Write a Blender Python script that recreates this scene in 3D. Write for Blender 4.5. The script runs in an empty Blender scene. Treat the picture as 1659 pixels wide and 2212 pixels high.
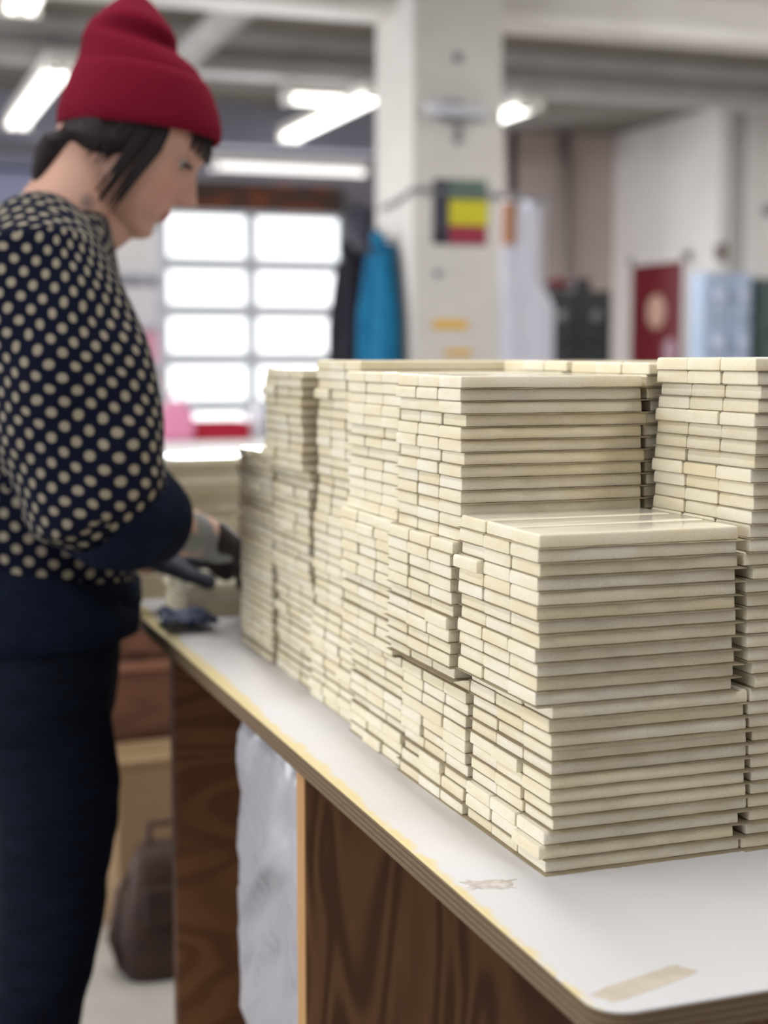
import bpy, bmesh, math, random
import numpy as np
from mathutils import Vector, Matrix, Euler, noise

random.seed(7)
SC = bpy.context.scene
COL = SC.collection
PI = math.pi

# ------------------------------------------------------------------ camera
CAM_Z = 1.25
cam_d = bpy.data.cameras.new('camera')
cam = bpy.data.objects.new('camera', cam_d)
COL.objects.link(cam)
cam.location = (0, 0, CAM_Z)
cam.rotation_euler = (PI / 2 - math.radians(5.8935), 0, -math.radians(19.744))
cam_d.sensor_fit = 'HORIZONTAL'
cam_d.sensor_width = 36
cam_d.lens = 36 * 3255 / 1659
cam_d.clip_start = 0.02
cam_d.clip_end = 100
cam_d.dof.use_dof = True
cam_d.dof.focus_distance = 1.10
cam_d.dof.aperture_fstop = 5.6
SC.camera = cam

# ------------------------------------------------------------------ world, exposure
SC.view_settings.view_transform = 'Standard'
SC.view_settings.look = 'None'
SC.view_settings.gamma = 1
SC.view_settings.use_curve_mapping = False
SC.view_settings.exposure = 0.02
world = bpy.data.worlds.new('world')
SC.world = world
world.use_nodes = True
wbg = world.node_tree.nodes['Background']
wbg.inputs['Color'].default_value = (0.93, 0.96, 1.0, 1)
wbg.inputs['Strength'].default_value = 0.5


def area_lamp(name, loc, size_x, size_y, power, rot=(0, 0, 0), colour=(1, 0.985, 0.955)):
    d = bpy.data.lights.new(name, 'AREA')
    d.shape = 'RECTANGLE'
    d.size, d.size_y = size_x, size_y
    d.energy = power
    d.color = colour
    o = bpy.data.objects.new(name, d)
    COL.objects.link(o)
    o.location = loc
    o.rotation_euler = rot
    return o


def aim(loc, at):
    return (Vector(at) - Vector(loc)).to_track_quat('-Z', 'Y').to_euler()


# unseen overhead lights, added above the frame to light benches and room
area_lamp('unseen_overhead_light', (0.55, 1.9, 3.1), 0.25, 2.4, 36)
area_lamp('unseen_overhead_light', (0.1, -0.4, 3.1), 0.25, 2.4, 13)  # added to brighten the bench top
area_lamp('unseen_overhead_light', (1.6, -1.7, 3.0), 0.25, 2.4, 34, (math.radians(25), 0, 0))  # fill added behind the camera for the tiles' front faces
area_lamp('unseen_overhead_light', (-1.3, 1.2, 3.1), 0.25, 2.4, 30)  # added to light the tiles' left faces
area_lamp('unseen_overhead_light', (2.6, 2.6, 3.1), 0.25, 2.4, 22)
area_lamp('unseen_overhead_light', (0.8, 4.6, 3.1), 0.25, 2.0, 26)
area_lamp('unseen_overhead_light', (4.2, 5.2, 3.1), 0.25, 2.4, 30)
area_lamp('unseen_overhead_light', (8.6, 8.4, 3.1), 0.25, 2.4, 60)  # added to brighten the right rear of the room
area_lamp('beam_fill_light', (6.4, 4.4, 2.6), 0.5, 1.2, 34, aim((6.4, 4.4, 2.6), (5.2, 7.1, 3.0)))  # unseen fill, added to whiten the face of the pale beam
# daylight that comes in through the glass garage door
area_lamp('garage_daylight', (4.1, 15.2, 1.8), 2.0, 2.0, 120, (PI / 2, 0, PI), (0.92, 0.96, 1))
# unseen cool fill, added at the left to brighten left-facing sides
area_lamp('left_fill_light', (-6.9, 0.9, 1.92), 2.0, 7.6, 255, (0, -PI / 2, 0), (0.95, 0.97, 1))
area_lamp('left_fill_light', (-6.9, 8.4, 2.0), 2.0, 5.0, 420, (0, -PI / 2, 0), (0.95, 0.97, 1))  # second added fill, for the column's left face and the rear


# ------------------------------------------------------------------ helpers
def lin(c):
    c = c / 255.0
    return c / 12.92 if c <= 0.04045 else ((c + 0.055) / 1.055) ** 2.4


def rgb(r, g, b):
    return (lin(r), lin(g), lin(b), 1.0)


class NT:
    """small wrapper for building node materials"""

    def __init__(self, name, rough=0.7, colour=None, spec=0.3):
        self.m = bpy.data.materials.new(name)
        self.m.use_nodes = True
        self.t = self.m.node_tree
        self.b = self.t.nodes['Principled BSDF']
        self.b.inputs['Roughness'].default_value = rough
        self.b.inputs['Specular IOR Level'].default_value = spec
        if colour:
            self.b.inputs['Base Color'].default_value = colour

    def n(self, kind, **kw):
        nd = self.t.nodes.new(kind)
        for k, v in kw.items():
            if k.startswith('_'):
                nd.inputs[k[1:].replace('_', ' ')].default_value = v
            else:
                setattr(nd, k, v)
        return nd

    def l(self, a, b):
        self.t.links.new(a, b)

    def math(self, op, a, b=None, c=None):
        nd = self.n('ShaderNodeMath', operation=op)
        for i, v in enumerate((a, b, c)):
            if v is None:
                continue
            if isinstance(v, (int, float)):
                nd.inputs[i].default_value = v
            else:
                self.l(v, nd.inputs[i])
        return nd.outputs[0]

    def mix(self, f, a, b):
        nd = self.n('ShaderNodeMix', data_type='RGBA')
        for idx, v in ((0, f), (6, a), (7, b)):
            if isinstance(v, (int, float)):
                nd.inputs[idx].default_value = v
            elif isinstance(v, tuple):
                nd.inputs[idx].default_value = v
            else:
                self.l(v, nd.inputs[idx])
        return nd.outputs[2]

    def ramp(self, f, *stops):
        nd = self.n('ShaderNodeValToRGB')
        e = nd.color_ramp.elements
        while len(e) < len(stops):
            e.new(0.5)
        for el, (p, c) in zip(e, stops):
            el.position = p
            el.color = c if isinstance(c, tuple) else (c, c, c, 1)
        self.l(f, nd.inputs[0])
        return nd.outputs[0]

    def coord(self, which='Object', scale=(1, 1, 1), rot=(0, 0, 0), loc=(0, 0, 0)):
        tc = self.n('ShaderNodeTexCoord')
        mp = self.n('ShaderNodeMapping')
        mp.inputs['Scale'].default_value = scale
        mp.inputs['Rotation'].default_value = rot
        mp.inputs['Location'].default_value = loc
        self.l(tc.outputs[which], mp.inputs['Vector'])
        return mp.outputs[0]

    def noise(self, vec, scale, detail=3, rough=0.5, dist=0):
        nd = self.n('ShaderNodeTexNoise')
        nd.inputs['Scale'].default_value = scale
        nd.inputs['Detail'].default_value = detail
        nd.inputs['Roughness'].default_value = rough
        nd.inputs['Distortion'].default_value = dist
        self.l(vec, nd.inputs['Vector'])
        return nd.outputs['Fac']

    def base(self, c):
        self.l(c, self.b.inputs['Base Color'])
        return self

    def bump(self, h, dist=0.001, strength=0.5):
        nd = self.n('ShaderNodeBump')
        nd.inputs['Distance'].default_value = dist
        nd.inputs['Strength'].default_value = strength
        self.l(h, nd.inputs['Height'])
        self.l(nd.outputs[0], self.b.inputs['Normal'])
        return self


def mottled(name, c1, c2, scale=6, rough=0.75, spec=0.25, bump=0.0, stretch=(1, 1, 1)):
    k = NT(name, rough, spec=spec)
    v = k.coord('Object', stretch)
    f = k.noise(v, scale, 5, 0.6)
    k.base(k.mix(k.ramp(f, (0.35, 0.0), (0.65, 1.0)), c1, c2))
    if bump:
        k.bump(f, bump, 0.6)
    return k.m


def glow(name, colour, strength):
    k = NT(name, 0.6, colour)
    k.b.inputs['Emission Color'].default_value = colour
    k.b.inputs['Emission Strength'].default_value = strength
    return k.m


class MB:
    """collects vertices and faces, builds ONE mesh"""

    def __init__(self):
        self.v, self.f, self.mi = [], [], []

    def add(self, vs, fs, mi=0):
        o = len(self.v)
        self.v += [tuple(p) for p in vs]
        self.f += [tuple(i + o for i in q) for q in fs]
        self.mi += [mi] * len(fs)
        return self

    def box(self, lo, hi, mi=0, rot=0.0, M=None):
        c = [(lo[i] + hi[i]) / 2 for i in range(3)]
        vs = []
        for x in (lo[0], hi[0]):
            for y in (lo[1], hi[1]):
                for z in (lo[2], hi[2]):
                    p = Vector((x, y, z))
                    if rot:
                        d = p - Vector(c)
                        p = Vector(c) + Matrix.Rotation(rot, 3, 'Z') @ d
                    vs.append(M @ p if M else p)
        fs = [(0, 1, 3, 2), (4, 6, 7, 5), (0, 4, 5, 1), (2, 3, 7, 6), (0, 2, 6, 4), (1, 5, 7, 3)]
        return self.add(vs, fs, mi)

    def rings(self, rings, cap=True, mi=0):
        n = len(rings[0])
        vs = [p for r in rings for p in r]
        fs = []
        for k in range(len(rings) - 1):
            for i in range(n):
                j = (i + 1) % n
                fs.append((k * n + i, k * n + j, (k + 1) * n + j, (k + 1) * n + i))
        if cap:
            fs.append(tuple(reversed(range(n))))
            fs.append(tuple((len(rings) - 1) * n + i for i in range(n)))
        return self.add(vs, fs, mi)

    def tube(self, pts, rad, seg=16, squash=None, up=(0, 0, 1), round_ends=True, mi=0):
        """tapered tube along a polyline; squash = ratio of the radius along `up` side"""
        pts = [Vector(p) for p in pts]
        rad = list(rad)
        sq = list(squash) if squash else [1.0] * len(pts)
        tang = []
        for i in range(len(pts)):
            a, b = pts[max(0, i - 1)], pts[min(len(pts) - 1, i + 1)]
            tang.append((b - a).normalized())
        if round_ends:
            P, R, S, T = [], [], [], []
            for a in (80, 55, 28):
                a = math.radians(a)
                P.append(pts[0] - tang[0] * rad[0] * math.sin(a) * min(1, sq[0]))
                R.append(rad[0] * math.cos(a)); S.append(sq[0]); T.append(tang[0])
            P += pts; R += rad; S += sq; T += tang
            for a in (28, 55, 80):
                a = math.radians(a)
                P.append(pts[-1] + tang[-1] * rad[-1] * math.sin(a) * min(1, sq[-1]))
                R.append(rad[-1] * math.cos(a)); S.append(sq[-1]); T.append(tang[-1])
            pts, rad, sq, tang = P, R, S, T
        rings = []
        for p, r, s, t in zip(pts, rad, sq, tang):
            u = Vector(up) - t * Vector(up).dot(t)
            if u.length < 1e-3:
                u = Vector((1, 0, 0)) - t * t.x
            u.normalize()
            w = t.cross(u)
            rings.append([p + w * (r * math.cos(2 * PI * i / seg)) + u * (r * s * math.sin(2 * PI * i / seg)) for i in range(seg)])
        return self.rings(rings, True, mi)

    def mesh(self, name, mats):
        me = bpy.data.meshes.new(name)
        me.from_pydata(self.v, [], self.f)
        for m in (mats if isinstance(mats, (list, tuple)) else [mats]):
            me.materials.append(m)
        if any(self.mi):
            me.polygons.foreach_set('material_index', self.mi)
        bm = bmesh.new()
        bm.from_mesh(me)
        bmesh.ops.recalc_face_normals(bm, faces=bm.faces)
        bm.to_mesh(me)
        bm.free()
        me.update()
        return me

    def build(self, name, mats, parent=None, smooth=False, bevel=0.0, seg=2):
        me = self.mesh(name, mats)
        o = bpy.data.objects.new(name, me)
        COL.objects.link(o)
        if parent:
            o.parent = parent
        if smooth:
            me.polygons.foreach_set('use_smooth', [True] * len(me.polygons))
        if bevel:
            md = o.modifiers.new('bevel', 'BEVEL')
            md.width = bevel
            md.segments = seg
            md.limit_method = 'ANGLE'
            md.harden_normals = False
        return o


def tag(o, label=None, cat=None, group=None, kind=None):
    if label: o['label'] = label
    if cat: o['category'] = cat
    if group: o['group'] = group
    if kind: o['kind'] = kind
    return o


def empty(name, loc, rz=0.0):
    o = bpy.data.objects.new(name, None)
    COL.objects.link(o)
    o.location = loc
    o.rotation_euler = (0, 0, rz)
    return o


def voxel_union(name, mb, voxel, smooth=4, factor=0.5, mats=()):
    """closed shapes in one MB -> one continuous surface"""
    me = mb.mesh(name + '_raw', [])
    t = bpy.data.objects.new(name + '_raw', me)
    COL.objects.link(t)
    r = t.modifiers.new('r', 'REMESH')
    r.mode = 'VOXEL'
    r.voxel_size = voxel
    s = t.modifiers.new('s', 'SMOOTH')
    s.iterations = smooth
    s.factor = factor
    dg = bpy.context.evaluated_depsgraph_get()
    out = bpy.data.meshes.new_from_object(t.evaluated_get(dg))
    out.name = name
    bpy.data.objects.remove(t)
    bpy.data.meshes.remove(me)
    for m in mats:
        out.materials.append(m)
    out.polygons.foreach_set('use_smooth', [True] * len(out.polygons))
    return out


def link(name, me, parent=None):
    o = bpy.data.objects.new(name, me)
    COL.objects.link(o)
    if parent:
        o.parent = parent
    return o


# ------------------------------------------------------------------ materials
M = {}
M['floor'] = mottled('concrete_floor', rgb(176, 170, 163), rgb(196, 191, 184), 3, 0.6)
M['ceiling'] = mottled('ceiling_paint', rgb(124, 119, 113), rgb(132, 127, 121), 2, 0.9)
M['beam_white'] = mottled('beam_paint', rgb(226, 222, 216), rgb(236, 233, 228), 3, 0.5)
M['beam_grey'] = mottled('beam_grey_paint', rgb(176, 173, 172), rgb(188, 186, 185), 3, 0.6)
M['beam_lilac'] = mottled('beam_lilac_paint', rgb(134, 134, 150), rgb(146, 146, 160), 2, 0.8)
M['wall_white'] = mottled('wall_white', rgb(222, 217, 215), rgb(230, 226, 224), 1.5, 0.85)
M['wall_pink'] = mottled('wall_pinkish', rgb(184, 168, 162), rgb(194, 180, 174), 1.2, 0.85)
M['wall_grey'] = mottled('wall_grey', rgb(150, 148, 160), rgb(164, 162, 172), 1.5, 0.85)
M['brick'] = mottled('red_brick', rgb(128, 74, 52), rgb(150, 92, 66), 4, 0.9)
M['brick_dark'] = mottled('dark_brick', rgb(84, 66, 62), rgb(102, 80, 72), 4, 0.9)
M['mortar'] = mottled('mortar', rgb(100, 86, 80), rgb(110, 96, 90), 8, 0.95)
M['column'] = mottled('column_paint', rgb(205, 200, 196), rgb(216, 212, 207), 2.2, 0.7)
M['grey_metal'] = NT('grey_metal', 0.4, rgb(120, 122, 128), 0.5).m
M['pale_metal'] = NT('pale_metal', 0.35, rgb(206, 208, 216), 0.5).m
M['dark_metal'] = NT('dark_metal', 0.5, rgb(52, 52, 54), 0.4).m
M['door_frame'] = NT('aluminium_frame', 0.5, rgb(206, 212, 220), 0.4).m
M['pane'] = glow('frosted_daylit_glass', (0.95, 0.98, 1.0, 1), 1.5)
M['tube'] = glow('fluorescent_tube', (1.0, 0.99, 0.95, 1), 3.2)
M['tube_dim'] = glow('fluorescent_tube_dim', (1.0, 0.98, 0.96, 1), 0.95)


def tile_material(name, per_island):
    """unglazed cream clay; every tile has its own tint"""
    k = NT(name, 0.85, spec=0.2)
    oi = k.n('ShaderNodeObjectInfo')
    geo = k.n('ShaderNodeNewGeometry')
    rnd = geo.outputs['Random Per Island'] if per_island else oi.outputs['Random']
    tint = k.ramp(rnd, (0.0, rgb(231, 222, 195)), (0.35, rgb(233, 226, 204)), (0.8, rgb(235, 229, 211)), (1.0, rgb(228, 217, 187)))
    tint.node.color_ramp.interpolation = 'LINEAR'
    tc = k.n('ShaderNodeTexCoord')
    ad = k.n('ShaderNodeVectorMath', operation='ADD')
    cb = k.n('ShaderNodeCombineXYZ')
    k.l(k.math('MULTIPLY', rnd, 37.0), cb.inputs[0])
    k.l(k.math('MULTIPLY', rnd, 11.0), cb.inputs[2])
    k.l(tc.outputs['Object'], ad.inputs[0])
    k.l(cb.outputs[0], ad.inputs[1])
    mp = k.n('ShaderNodeMapping')
    mp.inputs['Scale'].default_value = (1, 1, 4)
    k.l(ad.outputs[0], mp.inputs['Vector'])
    big = k.noise(mp.outputs[0], 22, 2, 0.5)
    fine = k.noise(ad.outputs[0], 700, 3, 0.6)
    c = k.mix(k.ramp(big, (0.4, 0.0), (0.7, 0.55)), tint, rgb(224, 208, 168))
    c = k.mix(k.ramp(fine, (0.30, 0.30), (0.46, 0.0)), c, rgb(190, 172, 134))
    k.base(c)
    k.bump(fine, 0.0004, 0.35)
    return k.m


M['paper'] = mottled('kraft_paper', rgb(156, 144, 120), rgb(170, 157, 132), 40, 0.9)
M['clay'] = tile_material('bisque_clay', False)
M['clay_mass'] = tile_material('bisque_clay_mass', True)
kk = NT('white_glaze', 0.09, rgb(238, 232, 214), 0.5)
vv = kk.coord('Object')
kk.base(kk.mix(kk.noise(vv, 30, 2), rgb(238, 231, 212), rgb(232, 226, 208)))
kk.bump(kk.noise(vv, 45, 2), 0.0006, 0.25)
M['glaze'] = kk.m

# white laminate: worn yellow along its edge, scratches
k = NT('worn_white_laminate', 0.42, spec=0.35)
tc = k.n('ShaderNodeTexCoord')
sx = k.n('ShaderNodeSeparateXYZ')
k.l(tc.outputs['Object'], sx.inputs[0])
n1 = k.noise(tc.outputs['Object'], 24, 5, 0.65)
n2 = k.noise(tc.outputs['Object'], 5, 3, 0.5)
n3 = k.noise(tc.outputs['Object'], 140, 4, 0.65)
d_edge = k.math('SUBTRACT', sx.outputs[0], 0.369)
far = k.math('MULTIPLY', k.math('SUBTRACT', sx.outputs[1], 0.75), 0.012)
wid = k.math('ADD', k.math('MULTIPLY', k.math('ADD', k.math('SUBTRACT', n1, 0.5), k.math('MULTIPLY', k.math('SUBTRACT', n3, 0.5), 0.4)), 0.024), k.math('ADD', far, 0.0062))
wear = k.math('MULTIPLY', k.math('SUBTRACT', wid, d_edge), 170)
wear.node.use_clamp = True
stain = k.ramp(n2, (0.5, 0.0), (0.75, 0.35))
c = k.mix(stain, rgb(216, 215, 218), rgb(206, 200, 189))
k.base(k.mix(k.math('MULTIPLY', wear, 0.85), c, rgb(222, 202, 142)))
k.bump(n3, 0.0002, 0.15)
M['laminate'] = k.m

# plywood edge with its plies
k = NT('plywood_edge', 0.75, spec=0.2)
tc = k.n('ShaderNodeTexCoord')
sx = k.n('ShaderNodeSeparateXYZ')
k.l(tc.outputs['Object'], sx.inputs[0])
ply = k.math('FRACT', k.math('MULTIPLY', sx.outputs[2], 1 / 0.0046))
pr = k.ramp(ply, (0.0, rgb(78, 65, 50)), (0.12, rgb(112, 96, 75)), (0.5, rgb(130, 113, 90)), (0.9, rgb(106, 90, 69)), (1.0, rgb(74, 61, 47)))
st = k.coord('Object', (1, 1, 14))
f = k.noise(st, 60, 5, 0.7)
k.base(k.mix(k.ramp(f, (0.35, 0.0), (0.7, 0.6)), pr, rgb(98, 76, 52)))
k.bump(f, 0.001, 0.6)
M['ply_edge'] = k.m


def figured_wood(name, dark, light, scale, rot=(0, 0, 0), mapping=(1, 1, 1), dist=5.0, loc=(0, 0, 0)):
    k = NT(name, 0.55, spec=0.3)
    v = k.coord('Object', mapping, rot, loc)
    w = k.n('ShaderNodeTexNoise')
    w.inputs['Scale'].default_value = scale
    w.inputs['Detail'].default_value = 1.2
    w.inputs['Distortion'].default_value = dist * 0.12
    k.l(v, w.inputs['Vector'])
    rings = k.math('SINE', k.math('MULTIPLY', w.outputs['Fac'], 56.0))
    rings = k.math('MULTIPLY_ADD', rings, 0.5, 0.5)
    fine = k.noise(k.coord('Object', (60, 60, 3), rot), 8, 4, 0.6)
    c = k.mix(k.ramp(rings, (0.1, 0.0), (0.9, 1.0)), dark, light)
    k.base(k.mix(k.ramp(fine, (0.4, 0.0), (0.7, 0.35)), c, dark))
    return k.m


M['ply_face'] = figured_wood('figured_plywood', rgb(92, 62, 41), rgb(130, 92, 62), 5.0, mapping=(2.2, 2.2, 0.5), dist=9)
M['wood_brown'] = figured_wood('brown_wood', rgb(122, 80, 52), rgb(146, 100, 66), 4.0, mapping=(0.7, 0.7, 2.5), dist=3)
M['wood_red'] = figured_wood('reddish_wood', rgb(98, 66, 52), rgb(116, 80, 63), 4.0, mapping=(0.6, 0.6, 3), dist=3)
M['ply_light'] = mottled('pale_plywood_edge', rgb(190, 148, 98), rgb(172, 130, 84), 12, 0.6, stretch=(1, 1, 0.15))
M['card'] = mottled('tan_cardboard', rgb(150, 124, 94), rgb(160, 134, 104), 4, 0.85)
k = NT('white_plastic_wrap', 0.3, rgb(172, 171, 178), 0.5)
wv_ = k.coord('Object', (1, 1, 1), (math.radians(38), 0, 0))
mp = k.n('ShaderNodeMapping')
mp.inputs['Scale'].default_value = (2, 2, 8)
k.l(wv_, mp.inputs['Vector'])
k.bump(k.math('ADD', k.noise(mp.outputs[0], 1.3, 1, 0.4, 0.5), k.math('MULTIPLY', k.noise(mp.outputs[0], 3.2, 1, 0.4), 0.2)), 0.07, 0.9)
M['plastic_white'] = k.m
M['leather'] = mottled('dark_brown_leather', rgb(56, 42, 38), rgb(72, 54, 48), 8, 0.55)
M['tape'] = mottled('tape_residue', rgb(206, 196, 178), rgb(190, 180, 166), 60, 0.8)
M['tape_grey'] = mottled('grey_residue', rgb(172, 162, 154), rgb(214, 208, 202), 110, 0.8)

# people
k = NT('skin', 0.5, spec=0.35)
k.b.inputs['Subsurface Weight'].default_value = 0.08
k.b.inputs['Subsurface Radius'].default_value = (0.02, 0.008, 0.004)
v = k.coord('Object')
base = k.mix(k.noise(v, 25, 3), rgb(194, 154, 136), rgb(186, 144, 128))


def spot(k, centre, r0, r1, stretch=(1, 1, 1)):
    tcs = k.n('ShaderNodeTexCoord')
    s = k.n('ShaderNodeVectorMath', operation='SUBTRACT')
    k.l(tcs.outputs['Object'], s.inputs[0])
    s.inputs[1].default_value = centre
    m = k.n('ShaderNodeVectorMath', operation='MULTIPLY')
    k.l(s.outputs[0], m.inputs[0])
    m.inputs[1].default_value = stretch
    ln = k.n('ShaderNodeVectorMath', operation='LENGTH')
    k.l(m.outputs[0], ln.inputs[0])
    mr = k.n('ShaderNodeMapRange')
    mr.inputs['From Min'].default_value = r1
    mr.inputs['From Max'].default_value = r0
    k.l(ln.outputs['Value'], mr.inputs['Value'])
    return mr.outputs[0]


blush = spot(k, (0.395, 1.872, 1.445), 0.01, 0.045)
base = k.mix(k.math('MULTIPLY', blush, 0.4), base, rgb(206, 128, 118))
ink = spot(k, (0.292, 1.87, 1.437), 0.006, 0.016)
base = k.mix(k.math('MULTIPLY', ink, 0.75), base, rgb(70, 78, 84))
k.base(base)
M['skin'] = k.m
k = NT('tattooed_skin', 0.5, spec=0.35)
v = k.coord('Object')
f1 = k.ramp(k.noise(v, 28, 3, 0.6), (0.40, 0.0), (0.50, 0.85))
f2 = k.ramp(k.noise(v, 44, 2, 0.5), (0.55, 0.0), (0.65, 0.6))
c = k.mix(f1, rgb(202, 164, 144), rgb(104, 122, 124))
k.base(k.mix(f2, c, rgb(126, 118, 130)))
M['tattoo'] = k.m
M['lips'] = NT('lips', 0.5, rgb(164, 106, 100), 0.3).m
M['eye_white'] = NT('eyeball', 0.2, rgb(228, 222, 216), 0.5).m
M['iris'] = NT('iris', 0.2, rgb(50, 36, 28), 0.5).m
k = NT('dark_hair', 0.6, spec=0.2)
v = k.coord('Object', (260, 260, 22))
k.base(k.mix(k.noise(v, 2, 3), rgb(28, 23, 27), rgb(46, 37, 38)))
k.bump(k.noise(v, 2, 3), 0.002, 0.7)
M['hair'] = k.m
M['brow'] = NT('eyebrow', 0.7, rgb(48, 36, 32)).m


def knit(name, c1, c2, ribs=170):
    k = NT(name, 0.95, spec=0.1)
    k.b.inputs['Sheen Weight'].default_value = 0.25
    k.b.inputs['Sheen Roughness'].default_value = 0.5
    k.b.inputs['Sheen Tint'].default_value = c2
    tc = k.n('ShaderNodeTexCoord')
    s = k.n('ShaderNodeSeparateXYZ')
    k.l(tc.outputs['UV'], s.inputs[0])
    rib = k.math('SINE', k.math('MULTIPLY', s.outputs[0], ribs * 6.2832))
    st = k.math('SINE', k.math('MULTIPLY', s.outputs[1], 1500.0))
    h = k.math('ADD', rib, k.math('MULTIPLY', st, 0.35))
    f = k.noise(k.coord('Object'), 60, 3)
    c = k.mix(k.math('MULTIPLY_ADD', rib, 0.16, 0.2), c1, c2)
    k.base(k.mix(k.ramp(f, (0.4, 0.0), (0.7, 0.3)), c, c1))
    k.bump(h, 0.0012, 0.6)
    return k.m


M['red_knit'] = knit('red_knit', rgb(104, 14, 36), rgb(138, 27, 53), 90)

# navy cloth with cream polka dots, printed along the cloth's own UV
k = NT('polka_dot_knit', 0.95, spec=0.1)
tc = k.n('ShaderNodeTexCoord')
sp = k.n('ShaderNodeSeparateXYZ')
k.l(tc.outputs['UV'], sp.inputs[0])
nzv = k.noise(k.coord('Object'), 14, 2)
uu = k.math('ADD', k.math('DIVIDE', sp.outputs[0], 0.0265), k.math('MULTIPLY', nzv, 0.55))
wv = k.math('ADD', k.math('DIVIDE', sp.outputs[1], 0.0265), k.math('MULTIPLY', nzv, 0.55))
dots = None
for off in (0.0, 0.5):
    a = k.math('SUBTRACT', k.math('FRACT', k.math('ADD', uu, off)), 0.5)
    b = k.math('SUBTRACT', k.math('FRACT', k.math('ADD', wv, off)), 0.5)
    r2 = k.math('SQRT', k.math('ADD', k.math('MULTIPLY', a, a), k.math('MULTIPLY', k.math('MULTIPLY', b, b), 1.0)))
    d = k.math('MULTIPLY', k.math('SUBTRACT', 0.218, r2), 24)
    d.node.use_clamp = True
    dots = d if dots is None else k.math('MAXIMUM', dots, d)
k.base(k.mix(dots, rgb(14, 18, 36), rgb(142, 134, 119)))
k.bump(k.noise(k.coord('Object'), 900, 2), 0.001, 0.4)
M['polka'] = k.m
M['navy'] = mottled('navy_knit', rgb(15, 21, 38), rgb(20, 27, 46), 40, 0.95, 0.1)
M['denim'] = mottled('dark_denim', rgb(14, 18, 30), rgb(20, 26, 42), 30, 0.9, 0.12, stretch=(1, 1, 3))
M['glove_brown'] = mottled('dark_brown_glove', rgb(36, 28, 30), rgb(46, 36, 38), 60, 0.7)
M['glove_grey'] = mottled('charcoal_glove', rgb(54, 58, 68), rgb(68, 72, 82), 60, 0.6)
M['shoe'] = mottled('black_shoe', rgb(24, 22, 22), rgb(34, 32, 32), 20, 0.5)
M['rag'] = mottled('blue_rag', rgb(38, 48, 76), rgb(116, 122, 142), 26, 0.9)

# ------------------------------------------------------------------ structure
CEIL = 3.35


def struct(name, mb, mats, parent=None, **kw):
    o = mb.build(name, mats, parent, **kw)
    if not parent:
        o['kind'] = 'structure'
    return o


struct('floor', MB().box((-7, -3, -0.1), (10, 17, 0)), M['floor'])
struct('ceiling', MB().box((-7, -3, CEIL), (10, 17, CEIL + 0.1)), M['ceiling'])
# back wall around the garage door opening
wb = MB()
wb.box((-7, 15.5, 0), (3.10, 15.7, CEIL))
wb.box((5.12, 15.5, 0), (7.4, 15.7, CEIL))
wb.box((3.10, 15.5, 3.05), (5.12, 15.7, CEIL))
wall_back = struct('wall_back', wb, M['wall_grey'])
# brick lintel over the garage door, laid brick by brick
lint = struct('wall_lintel', MB().box((3.10, 15.53, 2.72), (5.12, 15.7, 3.05)), M['mortar'])
bm_a = MB().box((-0.098, -0.012, -0.029), (0.098, 0.03, 0.029)).mesh('brick', M['brick'])
bm_b = MB().box((-0.098, -0.012, -0.029), (0.098, 0.03, 0.029)).mesh('brick', M['brick_dark'])
for r in range(5):
    x = 3.20 + (0.104 if r % 2 else 0)
    while x < 5.04:
        o = link('brick', bm_b if (r > 1 and random.random() < 0.75) or random.random() < 0.3 else bm_a, lint)
        o.location = (x, 15.525 - random.random() * 0.006, 2.752 + r * 0.066)
        x += 0.208
# side walls
struct('wall_right', MB().box((7.05, 11.15, 0), (7.25, 13.1, CEIL)), M['wall_white'])
struct('wall_far', MB().box((5.95, 13.1, 0), (7.25, 13.3, CEIL)), M['wall_pink'])
struct('wall_passage', MB().box((5.90, 13.1, 0), (6.02, 15.5, CEIL)), M['wall_pink'])
struct('wall_front', MB().box((7.15, 10.95, 0), (10, 11.15, CEIL)), M['wall_white'])
struct('wall_near', MB().box((-7, -3.2, 0), (10, -3, CEIL)), M['wall_grey'])  # unseen wall behind the camera, added to keep outside light off
wl = MB().box((-7.2, 5, 0), (-7, 15.7, CEIL))
wl.box((-7.2, -3.2, 0), (-7, 5, 0.9))
wl.box((-7.2, -3.2, 2.95), (-7, 5, CEIL))
for y in (-3.2, -0.5, 2.2, 4.8):
    wl.box((-7.2, y, 0.9), (-7, y + 0.2, 2.95))
struct('wall_left', wl, M['wall_grey'])
struct('wall_side', MB().box((10, -3.2, 0), (10.2, 11.15, CEIL)), M['wall_white'])
struct('trim_pilaster', MB().box((7.00, 11.0, 0), (7.16, 11.16, CEIL)), mottled('pilaster_paint', rgb(178, 174, 170), rgb(186, 182, 178), 3), bevel=0.01)
struct('trim_pipe', MB().tube([(6.50, 13.04, 0), (6.50, 13.04, CEIL)], [0.05, 0.05], 14, round_ends=False), mottled('pipe_paint', rgb(150, 140, 134), rgb(158, 148, 142), 3), smooth=True)
# baseboards
struct('baseboard_back', MB().box((-7, 15.47, 0), (3.10, 15.5, 0.12)), M['beam_grey'])
struct('baseboard_right', MB().box((7.02, 12.72, 0), (7.05, 13.1, 0.12)), M['beam_grey'])


def ibeam(name, x0, x1, y, z0, z1, flange, mat, thick=0.035):
    mb = MB()
    mb.box((x0, y - flange / 2, z0), (x1, y + flange / 2, z0 + thick))
    mb.box((x0, y - flange / 2, z1 - thick), (x1, y + flange / 2, z1))
    mb.box((x0, y - 0.02, z0 + thick), (x1, y + 0.02, z1 - thick))
    return struct(name, mb, mat, bevel=0.004)


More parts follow.
